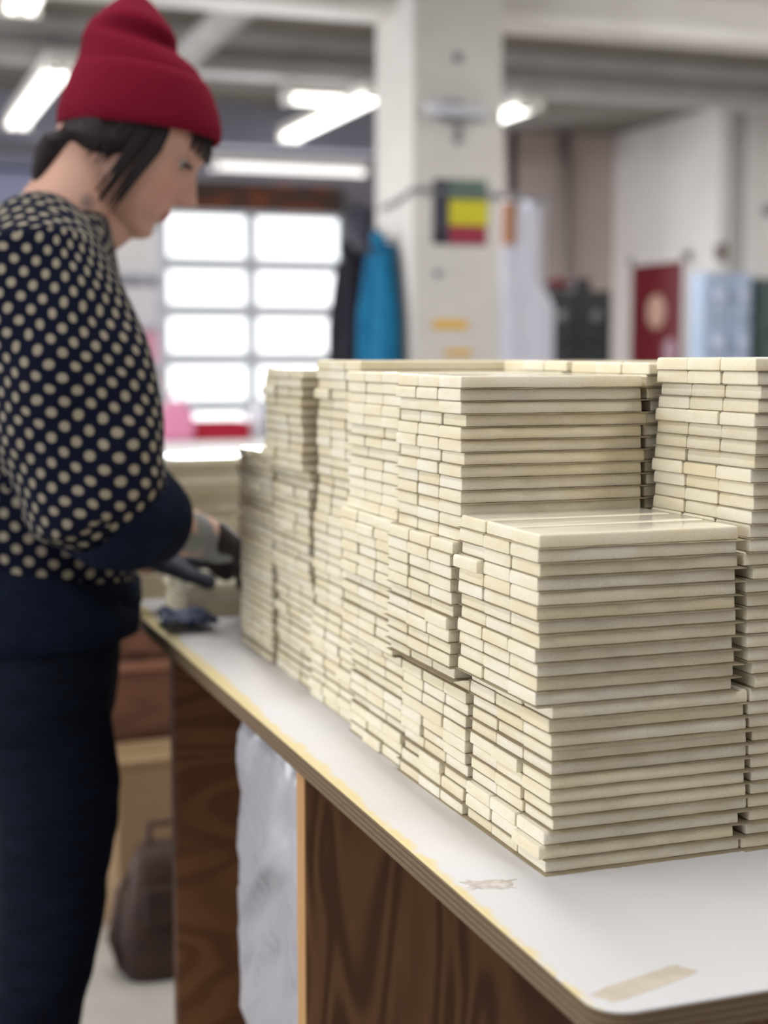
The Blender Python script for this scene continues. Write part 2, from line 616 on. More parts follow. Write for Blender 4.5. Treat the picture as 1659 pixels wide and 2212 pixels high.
ibeam('ceiling_beam', -7, 10, 7.16, 2.90, 3.20, 0.24, M['beam_white'], 0.06)
ibeam('ceiling_beam', -7, 10, 9.86, 3.08, 3.35, 0.22, M['beam_grey'], 0.10)
struct('ceiling_beam', MB().box((-7, 12.5, 3.00), (5.6, 12.8, CEIL)), M['beam_lilac'], bevel=0.01)
struct('ceiling_duct', MB().tube([(2.07, 6.6, 3.10), (2.07, 12.4, 3.10)], [0.085, 0.085], 16, round_ends=False), M['beam_grey'], smooth=True)
struct('ceiling_pipe', MB().tube([(-0.4, 6.2, 3.22), (-0.4, 12.4, 3.22)], [0.05, 0.05], 12, round_ends=False), M['beam_grey'], smooth=True)

# concrete column with chamfered corners and a collar at the beam
colm = struct('column', MB().box((2.582, 6.8, 0), (3.05, 7.33, CEIL)), M['column'], bevel=0.014)
hole = MB()
for (x, z, r) in ((2.816, 2.663, 0.026), (2.818, 2.325, 0.022), (2.818, 2.282, 0.024), (2.714, 1.648, 0.020)):
    hole = MB().tube([(x, 6.802, z), (x, 6.785, z)], [r, r * 0.8], 14, up=(0, 0, 1), round_ends=False)
    hole.build('bolt', M['grey_metal'], colm, smooth=False)

# garage door: two columns, four glazed sections in view plus the lowest section
door = empty('door_1', (4.1, 15.5, 0))
door['kind'] = 'structure'
DX = (3.13, 5.09)


def dpart(name, lo, hi, m, b=0.006):
    o = MB().box([lo[i] - (4.1, 15.5, 0)[i] for i in range(3)], [hi[i] - (4.1, 15.5, 0)[i] for i in range(3)]).build(name, m, door, bevel=b)
    return o


rails = [(2.700, 2.76), (2.135, 2.270), (1.650, 1.790), (1.148, 1.292), (0.665, 0.805), (0.0, 0.12)]
for a, b in rails:
    dpart('rail', (DX[0], 15.50, a), (DX[1], 15.56, b), M['door_frame'])
for a, b in ((3.13, 3.20), (4.025, 4.145), (5.04, 5.09)):
    dpart('stile', (a, 15.495, 0), (b, 15.565, 2.76), M['door_frame'])
for (b0, b1) in zip(rails[1:], rails[:-1]):
    for xa, xb in ((3.20, 4.025), (4.145, 5.04)):
        dpart('pane', (xa, 15.52, b0[1]), (xb, 15.53, b1[0]), M['pane'], 0)
for x in (3.06, 5.14):
    dpart('track', (x - 0.03, 15.42, 0), (x + 0.03, 15.49, 2.95), M['grey_metal'])


# ------------------------------------------------------------------ ceiling lamps
def lamp(x0, y0, x1, y1, z, width, label, m, drop=True):
    o = empty('ceiling_lamp', ((x0 + x1) / 2, (y0 + y1) / 2, z), math.atan2(y1 - y0, x1 - x0))
    L = math.hypot(x1 - x0, y1 - y0)
    if m is M['tube']:
        area_lamp('lamp_light', (o.location.x, o.location.y, z - 0.06), L * 0.9, width * 0.7, 26, (0, 0, o.rotation_euler.z))
    tag(o, label, 'lamp', 'fluorescent ceiling lamps')
    MB().box((-L / 2, -width / 2, 0.02), (L / 2, width / 2, 0.09)).build('housing', M['beam_white'], o, bevel=0.01)
    for s in (-1, 1):
        MB().tube([(-L / 2 + 0.03, s * width * 0.24, -0.005), (L / 2 - 0.03, s * width * 0.24, -0.005)], [0.022, 0.022], 12).build('tube', m, o, smooth=True)
        MB().box((s * (L / 2 - 0.03) - 0.02, -width / 2, -0.035), (s * (L / 2 - 0.03) + 0.02, width / 2, 0.02)).build('end_cap', M['beam_white'], o, bevel=0.004)
        MB().tube([(s * L * 0.35, 0, 0.09), (s * L * 0.35, 0, CEIL - z)], [0.006, 0.006], 8, round_ends=False).build('hanger', M['grey_metal'], o)
    return o


lamp(3.44, 9.65, 3.44, 11.85, 2.99, 0.19, 'fluorescent lamp slanting down to the pillar beside its white side face', M['tube'])
lamp(2.93, 10.22, 3.55, 10.22, 3.02, 0.16, 'short fluorescent lamp behind the one that slants past the pillar', M['tube'])
lamp(3.14, 13.30, 4.60, 13.30, 2.93, 0.20, 'long fluorescent lamp hung crosswise above the glass garage door', M['tube_dim'])
lamp(1.32, 9.40, 1.32, 11.9, 2.99, 0.19, 'fluorescent lamp behind the red beanie, seen whole and slanting', M['tube'])
lamp(0.92, 6.2, 0.92, 8.05, 3.00, 0.20, 'fluorescent lamp cut off by the corner above the beanie', M['tube'])
lamp(4.60, 9.75, 4.60, 11.6, 2.99, 0.19, 'fluorescent lamp showing only its end past the pillar, towards the white wall', M['tube'])

# ------------------------------------------------------------------ things on and by the column
t = empty('colour_chart', (2.828, 6.8, 1.79))
tag(t, 'poster of dark, green, yellow and red blocks on the pillar', 'poster')


def flat(name, x0, x1, z0, z1, m, y0=-0.006, y1=-0.001, parent=t):
    MB().box((x0 - 2.828, y0, z0 - 1.79), (x1 - 2.828, y1, z1 - 1.79)).build(name, m, parent, bevel=0.001)


flat('backing', 2.688, 2.967, 1.785, 2.092, NT('chart_slate', 0.5, rgb(66, 64, 78)).m)
flat('green_block', 2.772, 2.962, 2.000, 2.088, NT('chart_green', 0.5, rgb(84, 116, 98)).m, -0.009, -0.006)
flat('yellow_block', 2.770, 2.974, 1.878, 1.998, NT('chart_yellow', 0.5, rgb(204, 194, 48)).m, -0.009, -0.006)
flat('red_block', 2.772, 2.964, 1.788, 1.876, NT('chart_red', 0.5, rgb(150, 52, 70)).m, -0.009, -0.006)
flat('black_block', 2.692, 2.735, 1.792, 1.850, NT('chart_black', 0.5, rgb(40, 40, 46)).m, -0.009, -0.006)
for (x0, x1, z0, z1, lb) in ((2.69, 2.872, 1.382, 1.425, 'longer yellow sticker on the pillar, higher of the two'), (2.751, 2.892, 1.254, 1.283, 'shorter yellow sticker on the pillar just above the tile stacks')):
    o = MB().box((x0, 6.795, z0), (x1, 6.799, z1)).build('sticker', NT('sticker_yellow', 0.5, rgb(226, 178, 60)).m, bevel=0.001)
    tag(o, lb, 'sticker', 'yellow stickers on the pillar')
t = empty('wall_lamp', (2.79, 6.8, 2.41))
tag(t, 'small grey bracket lamp fixed high on the pillar', 'lamp')
MB().box((-0.05, -0.02, -0.05), (0.05, 0, 0.05)).build('bracket', M['grey_metal'], t, bevel=0.005)
MB().tube([(-0.13, -0.06, 0.0), (0.13, -0.06, -0.006)], [0.03, 0.03], 14).build('shade', M['pale_metal'], t, smooth=True)
MB().tube([(-0.08, -0.06, -0.03), (0.12, -0.06, -0.036)], [0.014, 0.014], 10).build('lens', M['grey_metal'], t, smooth=True)
cab = MB().tube([(2.57, 7.2, 1.985), (2.565, 6.95, 2.0), (2.575, 6.785, 2.035), (2.64, 6.785, 2.040), (2.66, 6.785, 2.03), (2.86, 6.784, 1.70 + 0.335), (3.04, 6.786, 2.02), (3.065, 6.83, 2.03), (3.066, 7.1, 2.05)], [0.011] * 9, 8)
tag(cab.build('cable', M['grey_metal'], smooth=True), 'grey cable strapped around the pillar at poster height', 'cable')


def hanging_coat(name, x, y0, y1, top, bottom, mat, label, seed, out):
    """coat hung on a hook: folds run down a closed, flattened cone"""
    rnd = random.Random(seed)
    o = empty(name, (x, (y0 + y1) / 2, bottom))
    tag(o, label, 'coat')
    mb = MB()
    rings = []
    H = top - bottom
    n = 40
    ph = rnd.random() * 6
    for i in range(15):
        s = i / 14
        z = H * s
        w = (y1 - y0) / 2 * (1.0 - 0.55 * s ** 1.6)
        d = out * (1.0 - 0.5 * s ** 1.4)
        if i == 14:
            w *= 0.7; d *= 0.6
        r = []
        for j in range(n):
            a = 2 * PI * j / n
            fold = 1 + 0.11 * math.sin(5 * a + ph + 0.4 * s) * (1 - 0.6 * s) + 0.05 * math.sin(9 * a + 2 * ph)
            r.append((-d + d * math.cos(a) * fold, w * math.sin(a) * fold, z))
        rings.append(r)
    mb.rings(rings)
    mb.build('body', mat, o, smooth=True)
    for s, yy in ((1, (y1 - y0) * 0.40), (-1, -(y1 - y0) * 0.40)):
        MB().tube([(-out, yy * 0.45, H * 0.93), (-out * 1.1, yy * 0.85, H * 0.7), (-out * 1.15, yy * 1.05, H * 0.4), (-out * 1.1, yy * 1.05, H * 0.15)],
                  [0.05, 0.062, 0.055, 0.045], 14, up=(1, 0, 0)).build('sleeve', mat, o, smooth=True)
    MB().tube([(-out, -0.05, H * 0.99), (-out * 1.2, 0, H * 1.03), (-out, 0.05, H * 0.99)], [0.025, 0.03, 0.025], 12, up=(0, 0, 1)).build('collar', mat, o, smooth=True)
    MB().tube([(0.005, 0, H * 1.02), (-out * 0.6, 0, H * 1.02), (-out * 0.7, 0, H * 1.06)], [0.008, 0.008, 0.008], 8).build('hook', M['grey_metal'], o)
    return o


hanging_coat('blue_coat', 2.562, 6.83, 7.21, 1.80, 0.62, mottled('teal_cloth', rgb(14, 92, 132), rgb(22, 112, 152), 8, 0.8), 'teal blue coat hanging on the side of the pillar', 3, 0.065)
hanging_coat('black_coat', 2.562, 7.26, 7.60, 1.78, 0.55, mottled('black_cloth', rgb(26, 24, 34), rgb(34, 32, 44), 8, 0.85), 'black coat hanging behind the teal coat', 5, 0.09)
# a board that carries the second hook
o = MB().box((2.585, 7.34, 1.50), (2.61, 7.66, 1.74)).build('hook_board', M['column'], bevel=0.003)
tag(o, 'pale board with a hook behind the black coat', 'board')

# ------------------------------------------------------------------ right rear: cabinets and maroon door
d2 = empty('door_2', (7.03, 12.19, 0))
d2['kind'] = 'structure'
MB().box((-0.03, -0.45, 0), (0.01, 0.45, 2.09)).build('door_leaf', mottled('maroon_paint', rgb(104, 24, 34), rgb(116, 30, 40), 3, 0.35), d2, bevel=0.005)
for s in (-1, 1):
    MB().box((-0.02, s * 0.49 - 0.04, 0), (0.02, s * 0.49 + 0.04, 2.17)).build('door_frame', M['wall_white'], d2, bevel=0.004)
MB().box((-0.02, -0.53, 2.09), (0.02, 0.53, 2.17)).build('door_frame', M['wall_white'], d2, bevel=0.004)
disc = MB().tube([(-0.031, -0.02, 1.655), (-0.040, -0.02, 1.655)], [0.155, 0.15], 28, round_ends=False)
disc.build('round_emblem', mottled('emblem_cream', rgb(214, 180, 160), rgb(200, 162, 146), 14, 0.7), d2)
MB().tube([(-0.031, -0.28, 1.30), (-0.040, -0.28, 1.30)], [0.11, 0.105], 24, round_ends=False).build('lower_emblem', mottled('emblem_lilac', rgb(196, 166, 178), rgb(180, 150, 166), 14, 0.7), d2)
MB().tube([(-0.03, 0.38, 1.05), (-0.075, 0.38, 1.05), (-0.075, 0.28, 1.05)], [0.012, 0.012, 0.012], 10).build('door_handle', M['pale_metal'], d2, smooth=True)


def cabinet(name, label, x0, x1, y0, y1, z1, m, nx, nz, knob_m, handle='knob', split=0.012):
    o = empty(name, ((x0 + x1) / 2, (y0 + y1) / 2, 0))
    tag(o, label, 'cabinet')
    w, d = (x1 - x0) / 2, (y1 - y0) / 2
    MB().box((-w, -d + 0.02, 0.0), (w, d, z1)).build('body', m, o, bevel=0.006)
    cw, chh = 2 * w / nx, (z1 - 0.08) / nz
    for i in range(nx):
        for j in range(nz):
            xa, xb = -w + i * cw + split, -w + (i + 1) * cw - split
            za, zb = 0.08 + j * chh + split, 0.08 + (j + 1) * chh - split
            dr = MB().box((xa, -d - 0.004, za), (xb, -d + 0.02, zb)).build('door', m, o, bevel=0.008)
            xm, zm = (xa + xb) / 2, (za + zb) / 2
            MB().tube([(xm, -d - 0.004, zm), (xm, -d - 0.03, zm)], [0.028, 0.05], 16, round_ends=True).build(handle, knob_m, dr, smooth=True)
    return o


cabinet('dark_cabinet', 'dark grey cabinet with round knobs against the pinkish wall', 5.30, 5.92, 11.0, 11.25, 1.78, NT('charcoal_paint', 0.5, rgb(54, 56, 56)).m, 2, 4, NT('grey_knob', 0.4, rgb(104, 104, 104)).m, 'knob')
o = MB().tube([(5.36, 11.12, 1.826), (5.46, 11.12, 1.84), (5.60, 11.12, 1.828)], [0.03, 0.075, 0.05], 14, squash=[0.6, 0.6, 0.6]).build('folded_cloth', NT('maroon_cloth', 0.9, rgb(96, 32, 44)).m, smooth=True)
tag(o, 'maroon folded cloth lying on the dark grey cabinet', 'cloth')
t = empty('black_box', (5.74, 11.25, 1.78))
tag(t, 'small black box standing on the dark grey cabinet', 'box')
MB().box((-0.07, -0.08, 0), (0.07, 0.08, 0.085)).build('body', M['dark_metal'], t, bevel=0.006)
MB().box((-0.074, -0.084, 0.085), (0.074, 0.084, 0.105)).build('lid', M['dark_metal'], t, bevel=0.004)
cabinet('pale_blue_cabinet', 'pale blue cabinet of square doors beside the maroon door', 6.29, 6.72, 10.2, 10.42, 1.90, mottled('pale_blue_paint', rgb(176, 194, 222), rgb(190, 206, 230), 3, 0.5), 2, 5, NT('pale_knob', 0.4, rgb(212, 220, 240)).m, 'knob')
cabinet('green_grey_cabinet', 'dark green grey cabinet past the pale blue one', 6.74, 7.3, 10.15, 10.4, 1.86, NT('green_grey_paint', 0.5, rgb(78, 92, 92)).m, 1, 4, NT('pale_knob2', 0.4, rgb(180, 190, 198)).m, 'knob')
# hanging pale plastic sheet beside the pillar
mb = MB()
rings = []
vs, fs = [], []
for i in range(25):
    z = 0.35 + (2.36 - 0.35) * i / 24
    for j in range(17):
        s = j / 16
        x = 4.44 + 0.35 * s + (0.12 if z < 1.78 else 0.0) * s * min(1, (1.78 - z) / 0.15 if z < 1.78 else 0)
        y = 10.0 + 0.012 * math.sin(s * 14 + z * 0.6)
        vs.append((x, y, z))
for i in range(24):
    for j in range(16):
        a = i * 17 + j
        fs.append((a, a + 1, a + 18, a + 17))
mb.add(vs, fs)
sheet = mb.build('plastic_sheet', mottled('lilac_plastic', rgb(226, 228, 248), rgb(234, 236, 250), 4, 0.35, 0.5), smooth=True)
sm = sheet.modifiers.new('thickness', 'SOLIDIFY')
sm.thickness = 0.006
tag(sheet, 'pale lilac plastic sheet hanging past the pillar', 'sheet')
t = empty('clothes_rail', (4.62, 10.0, 0))
tag(t, 'thin metal stand that holds the hanging lilac sheet', 'stand')
MB().tube([(-0.20, 0, 2.38), (0.24, 0, 2.38)], [0.015, 0.015], 10).build('bar', M['grey_metal'], t, smooth=True)
for s in (-0.19, 0.23):
    MB().tube([(s, 0.04, 0.0), (s, 0.04, 2.38)], [0.014, 0.014], 10).build('post', M['grey_metal'], t, smooth=True)
    MB().box((s - 0.02, -0.22, 0.0), (s + 0.02, 0.26, 0.03)).build('foot', M['grey_metal'], t, bevel=0.005)
o = MB().box((4.47, 9.93, 2.04), (4.56, 9.96, 2.34)).build('orange_tag', NT('orange_card', 0.7, rgb(186, 132, 92)).m, bevel=0.004)
tag(o, 'tan card hung on the lilac plastic sheet', 'card')
t = empty('fire_alarm', (7.16, 10.94, 2.46))
tag(t, 'small dark round alarm on the white wall', 'alarm')
MB().tube([(0.18, 0.012, 0.0), (0.18, -0.03, 0.0)], [0.05, 0.04], 18).build('body', M['grey_metal'], t, smooth=True)
MB().tube([(0.18, -0.03, 0.0), (0.18, -0.045, 0.0)], [0.018, 0.014], 12).build('lens', M['dark_metal'], t, smooth=True)
t = empty('thermostat', (6.995, 11.08, 2.12))
tag(t, 'small brown box fixed to the grey pilaster', 'box')
MB().box((-0.05, -0.05, -0.07), (0.004, 0.05, 0.07)).build('body', NT('brown_plastic', 0.5, rgb(110, 88, 76)).m, t, bevel=0.006)
MB().box((-0.056, -0.03, -0.02), (-0.05, 0.03, 0.03)).build('dial', M['dark_metal'], t, bevel=0.002)
# dark shape by the garage door, built as a motor box
t = empty('door_opener', (5.30, 15.3, 2.45))
tag(t, 'dark motor box on the grey wall beside the garage door', 'motor')
MB().box((-0.16, -0.12, -0.22), (0.16, 0.19, 0.36)).build('body', NT('slate', 0.6, rgb(66, 68, 82)).m, t, bevel=0.03)
MB().tube([(-0.05, 0, -0.22), (-0.05, 0.05, -0.9)], [0.02, 0.02], 10).build('chain_guide', M['grey_metal'], t, smooth=True)

# ------------------------------------------------------------------ far work table and what is on it
t = empty('far_table', (2.0, 5.4, 0))
tag(t, 'white topped work table beyond the cream tile stacks', 'table')
MB().box((-1.35, -0.85, 0.885), (1.55, 0.78, 0.92)).build('table_top', NT('white_top', 0.45, rgb(236, 236, 238)).m, t, bevel=0.004)
MB().box((-1.25, -0.75, 0.80), (1.45, 0.68, 0.885)).build('apron', M['wood_brown'], t, bevel=0.004)
for x in (-1.2, 1.4):
    for y in (-0.7, 0.63):
        MB().box((x - 0.045, y - 0.045, 0), (x + 0.045, y + 0.045, 0.80)).build('leg', M['wood_brown'], t, bevel=0.004)
pink = NT('pink_plastic', 0.6, rgb(222, 142, 176)).m
t = empty('pink_bag', (1.235, 5.86, 0.92))
tag(t, 'pink bag standing on the white far table', 'bag')
MB().rings([[(x * s, y * s, z) for x, y in ((-0.07, -0.05), (0.06, -0.05), (0.07, 0.05), (-0.06, 0.05))] for z, s in ((0.001, 0.95), (0.05, 1.08), (0.12, 0.9), (0.15, 0.5))]).build('body', pink, t, bevel=0.012)
MB().tube([(-0.03, 0, 0.14), (-0.02, 0, 0.19), (0.02, 0, 0.19), (0.03, 0, 0.14)], [0.006] * 4, 8).build('handle', pink, t, smooth=True)
t = empty('red_tray', (1.415, 5.95, 0.92))
tag(t, 'dark red tray on the white far table', 'tray')
rd = NT('dark_red', 0.5, rgb(166, 22, 50)).m
MB().box((-0.105, -0.10, 0.0), (0.105, 0.10, 0.012)).build('base', rd, t, bevel=0.003)
for lo, hi in (((-0.115, -0.11, 0), (-0.103, 0.11, 0.07)), ((0.103, -0.11, 0), (0.115, 0.11, 0.07)), ((-0.103, -0.11, 0), (0.103, -0.098, 0.07)), ((-0.103, 0.098, 0), (0.103, 0.11, 0.07))):
    MB().box(lo, hi).build('side', rd, t, bevel=0.003)
t = empty('white_jug', (1.59, 5.95, 0.92))
tag(t, 'white plastic jug beside the red tray', 'jug')
wp = NT('white_plastic', 0.4, rgb(226, 226, 236)).m
MB().rings([[(r * math.cos(2 * PI * i / 20), r * math.sin(2 * PI * i / 20), z) for i in range(20)] for z, r in ((0.001, 0.036), (0.01, 0.04), (0.09, 0.04), (0.115, 0.026), (0.135, 0.022))]).build('body', wp, t, smooth=True)
MB().tube([(0, 0, 0.135), (0, 0, 0.15)], [0.024, 0.024], 14, round_ends=False).build('cap', wp, t)
MB().tube([(-0.03, 0, 0.11), (-0.06, 0, 0.10), (-0.06, 0, 0.06), (-0.038, 0, 0.045)], [0.007] * 4, 8).build('handle', wp, t, smooth=True)
t = empty('navy_box', (1.73, 5.95, 0.92))
tag(t, 'navy box standing on the white far table', 'box')
nv = NT('navy_plastic', 0.5, rgb(44, 44, 78)).m
MB().box((-0.085, -0.08, 0), (0.085, 0.08, 0.085)).build('body', nv, t, bevel=0.006)
MB().box((-0.09, -0.085, 0.085), (0.09, 0.085, 0.108)).build('lid', NT('lilac_lid', 0.5, rgb(160, 160, 190)).m, t, bevel=0.004)

# shelving with boxes behind the person's chest
t = empty('storage_rack', (1.62, 9.2, 0))
tag(t, 'tall storage rack in front of the garage door, mostly behind the person', 'rack')
for x in (-0.9, 0.19):
    for y in (-0.22, 0.22):
        MB().box((x - 0.015, y - 0.015, 0), (x + 0.015, y + 0.015, 2.08)).build('post', M['pale_metal'], t)
for z in (0.25, 0.86, 1.19, 1.43, 1.74):
    MB().box((-0.9, -0.23, z - 0.012), (0.19, 0.23, z + 0.012)).build('shelf', M['pale_metal'], t)
BX = [(1.24, 1.80, 1.752, 2.0, (226, 222, 224), 'white carton on the top shelf of the rack'),
      (1.30, 1.79, 1.442, 1.66, (222, 218, 224), 'white carton on the second shelf of the rack'),
      (1.42, 1.80, 1.202, 1.402, (226, 168, 190), 'pink carton on the rack above the peach one'),
      (1.45, 1.79, 0.872, 1.13, (222, 160, 146), 'peach carton on the rack below the pink one')]
for (x0, x1, z0, z1, c, lb) in BX:
    b = empty('carton', ((x0 + x1) / 2, 9.14, z0))
    tag(b, lb, 'carton', 'cartons on the storage rack')
    w = (x1 - x0) / 2
    m = mottled('carton_paint', rgb(*c), rgb(*[max(0, q - 8) for q in c]), 5, 0.8)
    MB().box((-w, -0.14, 0), (w, 0.14, z1 - z0 - 0.02)).build('body', m, b, bevel=0.005)
    MB().box((-w - 0.003, -0.143, z1 - z0 - 0.05), (w + 0.003, 0.143, z1 - z0)).build('lid', m, b, bevel=0.004)

# blue-grey stacked drums far behind the nape
t = empty('supply_shelf', (1.2, 13.6, 0))
tag(t, 'tall blue grey metal shelf far behind the beanie', 'shelf')
bg = NT('blue_grey_metal', 0.5, rgb(148, 152, 180)).m
bgd = NT('blue_grey_dark', 0.5, rgb(84, 88, 112)).m
for x in (-0.85, 0.75):
    MB().box((x - 0.03, -0.3, 0), (x + 0.03, 0.3, 2.9)).build('side_panel', bg, t)
for z in (0.2, 0.8, 1.4, 2.0, 2.5, 2.88):
    MB().box((-0.82, -0.3, z - 0.02), (0.72, 0.3, z + 0.02)).build('shelf', bg, t)
MB().box((-0.82, 0.28, 0.0), (0.72, 0.3, 2.88)).build('back_panel', bg, t)
for i, (x, z, w, h) in enumerate(((-0.5, 2.02, 0.2, 0.36), (0.0, 2.02, 0.22, 0.30), (0.45, 2.02, 0.18, 0.40), (-0.4, 2.52, 0.25, 0.26), (0.3, 2.52, 0.25, 0.3), (-0.45, 1.42, 0.25, 0.4), (0.2, 1.42, 0.3, 0.4))):
    b = empty('storage_bin', (1.2 + x, 13.45, z))
    tag(b, ['blue grey bin, first on the third shelf behind the beanie', 'blue grey bin, second on the third shelf behind the beanie', 'blue grey bin, last on the third shelf behind the beanie', 'blue grey bin, first on the top shelf behind the beanie', 'blue grey bin, last on the top shelf behind the beanie', 'blue grey bin, first on the low shelf behind the person', 'blue grey bin, last on the low shelf behind the person'][i], 'bin', 'bins on the blue grey shelf')
    MB().box((-w, -0.1, 0), (w, 0.12, h * 0.85)).build('body', bgd if i % 3 == 0 else bg, b, bevel=0.01)
    MB().box((-w - 0.01, -0.11, h * 0.85), (w + 0.01, 0.13, h)).build('rim', bg, b, bevel=0.006)

# ------------------------------------------------------------------ the work bench
TT = 0.9008
bench = empty('work_bench', (0.369, 0.685, 0))
tag(bench, 'long plywood work bench with a worn white laminate top', 'workbench')
BX0, BX1, BY0, BY1 = 0.369, 1.45, 0.685, 2.46


def outline(inset, r=0.022, n=8):
    pts = []
    for cx, cy, a0 in ((BX0 + inset + r, BY0 + inset + r, PI), (BX1 - inset - r, BY0 + inset + r, 1.5 * PI), (BX1 - inset - r, BY1 - inset - r, 0), (BX0 + inset + r, BY1 - inset - r, 0.5 * PI)):
        for i in range(n + 1):
            a = a0 + 0.5 * PI * i / n
            pts.append((cx + r * math.cos(a), cy + r * math.sin(a)))
    return pts


def bpart(name, mb, m, **kw):
    mb.v = [(x - 0.369, y - 0.685, z) for x, y, z in mb.v]
    o = mb.build(name, m, bench, **kw)
    return o


top_o = MB()
top_o.rings([[(x, y, TT - 0.0015 - 0.0165) for x, y in outline(0.0005)], [(x, y, TT - 0.0015) for x, y in outline(0)]])
o = bpart('plywood_core', top_o, M['ply_edge'])
lam = MB()
lam.rings([[(x, y, TT - 0.0015) for x, y in outline(0.0006)], [(x, y, TT - 0.0004) for x, y in outline(0.0006)], [(x, y, TT) for x, y in outline(0.0012)]])
o = lam.build('laminate', M['laminate'], None)
o.parent = bench
o.matrix_parent_inverse = Matrix.Translation((-0.369, -0.685, 0))
o['label'] = 'white laminate, yellowed and worn along the edge'
for y0, m in ((1.288, 'ply_face'), (1.864, 'wood_brown')):
    pn = MB().box((0.3865, y0, 0.0), (1.43, y0 + 0.026, TT - 0.018))
    bpart('divider_panel', pn, M[m], bevel=0.0015)
    st = MB().box((0.385, y0 + 0.0005, 0.0), (0.3865, y0 + 0.0255, TT - 0.018))
    bpart('edge_band', st, M['ply_light'] if y0 < 1.5 else M['wood_brown'])
bpart('shelf', MB().box((0.40, 1.315, 0.10), (1.42, 1.863, 0.118)), M['wood_brown'])
for y in (2.36,):
    for x in (0.80, 1.36):
        bpart('leg', MB().box((x, y, 0.0), (x + 0.06, y + 0.06, TT - 0.018)), M['wood_brown'], bevel=0.003)
bpart('back_panel', MB().box((1.43, 1.288, 0.0), (1.448, 1.89, TT - 0.018)), M['wood_brown'])


def residue(cx, cy, L, W, ang, seed, m, rag):
    rnd = random.Random(seed)
    pts = []
    n = 60
    for i in range(n):
        a = 2 * PI * i / n
        c, s = math.cos(a), math.sin(a)
        x = L / 2 * (abs(c) ** 0.35) * (1 if c > 0 else -1)
        y = W / 2 * (abs(s) ** 0.35) * (1 if s > 0 else -1)
        q = 1 + rag * (noise.noise(Vector((c * 2.2 + seed, s * 2.2, 0))) + 0.6 * noise.noise(Vector((c * 7, s * 7 + seed, 3))))
        x *= q; y *= q
        pts.append((cx + x * math.cos(ang) - y * math.sin(ang), cy + x * math.sin(ang) + y * math.cos(ang)))
    mb = MB().rings([[(x, y, TT) for x, y in pts], [(x, y, TT + 0.00012) for x, y in pts]])
    o = bpart('tape_residue', mb, m)
    o['label'] = 'scrap of old masking tape stuck to the laminate'


residue(0.412, 0.7155, 0.072, 0.017, math.radians(17), 2, M['tape'], 0.16)
residue(0.3935, 0.891, 0.030, 0.018, math.radians(-14), 9, M['tape_grey'], 0.6)

# white plastic wrapped bundles stored under the bench
for i, (z0, z1, lb) in enumerate(((0.12, 0.49, 'lower white plastic wrapped bundle under the work bench'), (0.492, 0.876, 'upper white plastic wrapped bundle under the work bench'))):
    vs, fs = [], []
    ny, nz, nx = 26, 34, 10
    bm = bmesh.new()
    bmesh.ops.create_cube(bm, size=1.0)
    bmesh.ops.subdivide_edges(bm, edges=bm.edges, cuts=22, use_grid_fill=True)
    for v in bm.verts:
        p = v.co
        q = Vector((p.x, p.y, p.z)) * 2
        # rounded box
        e = (abs(q.x) ** 14 + abs(q.y) ** 14 + abs(q.z) ** 14) ** (1 / 14)
        q = q / e
        w = noise.noise(Vector((q.x * 1.2, q.y * 1.6 + q.z * 2.2, q.z * 1.2 + i * 5))) * 0.6 + noise.noise(Vector((q.x * 2, q.y * 4 + q.z * 5.5, q.z * 2 - i * 3))) * 0.4
        ridge = (1 - abs(w) * 2.0)
        n = q.normalized()
        v.co = Vector((0.58 + q.x * 0.186, 1.462 + q.y * 0.139, (z0 + z1) / 2 + q.z * (z1 - z0) / 2 * 0.985)) + n * (ridge * 0.012 - 0.010)
    me = bpy.data.meshes.new('wrapped_bundle')
    bm.to_mesh(me)
    bm.free()
    me.materials.append(M['plastic_white'])
    me.polygons.foreach_set('use_smooth', [True] * len(me.polygons))
    o = link('wrapped_bundle', me)
    tag(o, lb, 'bundle', 'wrapped bundles under the bench')

# ------------------------------------------------------------------ furniture beyond the bench's end
t = empty('drawer_unit', (0.55, 3.46, 0))
tag(t, 'reddish brown wooden drawer unit beyond the end of the bench', 'drawers')
MB().box((-0.30, -0.10, 0.0), (0.60, 0.32, 0.77)).build('carcass', M['wood_red'], t, bevel=0.003)
for z0, z1 in ((0.04, 0.19), (0.205, 0.372), (0.39, 0.565), (0.582, 0.745)):
    dr = MB().box((-0.29, -0.118, z0), (0.59, -0.10, z1)).build('drawer', M['wood_red'], t, bevel=0.004)
    MB().box((-0.29, -0.128, z1 - 0.022), (0.59, -0.118, z1 - 0.004)).build('lip', mottled('pale_lip', rgb(148, 108, 86), rgb(140, 98, 76), 6), dr, bevel=0.003)
o = empty('cardboard_box', (0.545, 3.17, 0))
o.rotation_euler = (0, 0, math.radians(4))
tag(o, 'tall tan cardboard box on the floor before the drawer unit', 'box')
MB().box((-0.03, -0.05, 0), (0.34, 0.10, 0.39)).build('body', M['card'], o, bevel=0.003)
MB().box((-0.034, -0.054, 0.385), (0.344, 0.02, 0.395)).build('flap', M['card'], o, bevel=0.001)
MB().box((-0.034, 0.022, 0.385), (0.344, 0.104, 0.398)).build('flap', M['card'], o, bevel=0.001)
o = empty('leather_bag', (0.585, 2.95, 0))
tag(o, 'dark brown leather bag on the floor by the cardboard box', 'bag')
rg = []
for z, a, b in ((0.002, 0.085, 0.055), (0.02, 0.10, 0.065), (0.10, 0.098, 0.06), (0.17, 0.080, 0.05), (0.24, 0.066, 0.038), (0.27, 0.05, 0.02)):
    rg.append([(a * math.copysign(abs(math.cos(2 * PI * i / 28)) ** 0.6, math.cos(2 * PI * i / 28)), b * math.copysign(abs(math.sin(2 * PI * i / 28)) ** 0.6, math.sin(2 * PI * i / 28)), z) for i in range(28)])
MB().rings(rg).build('body', M['leather'], o, smooth=True)
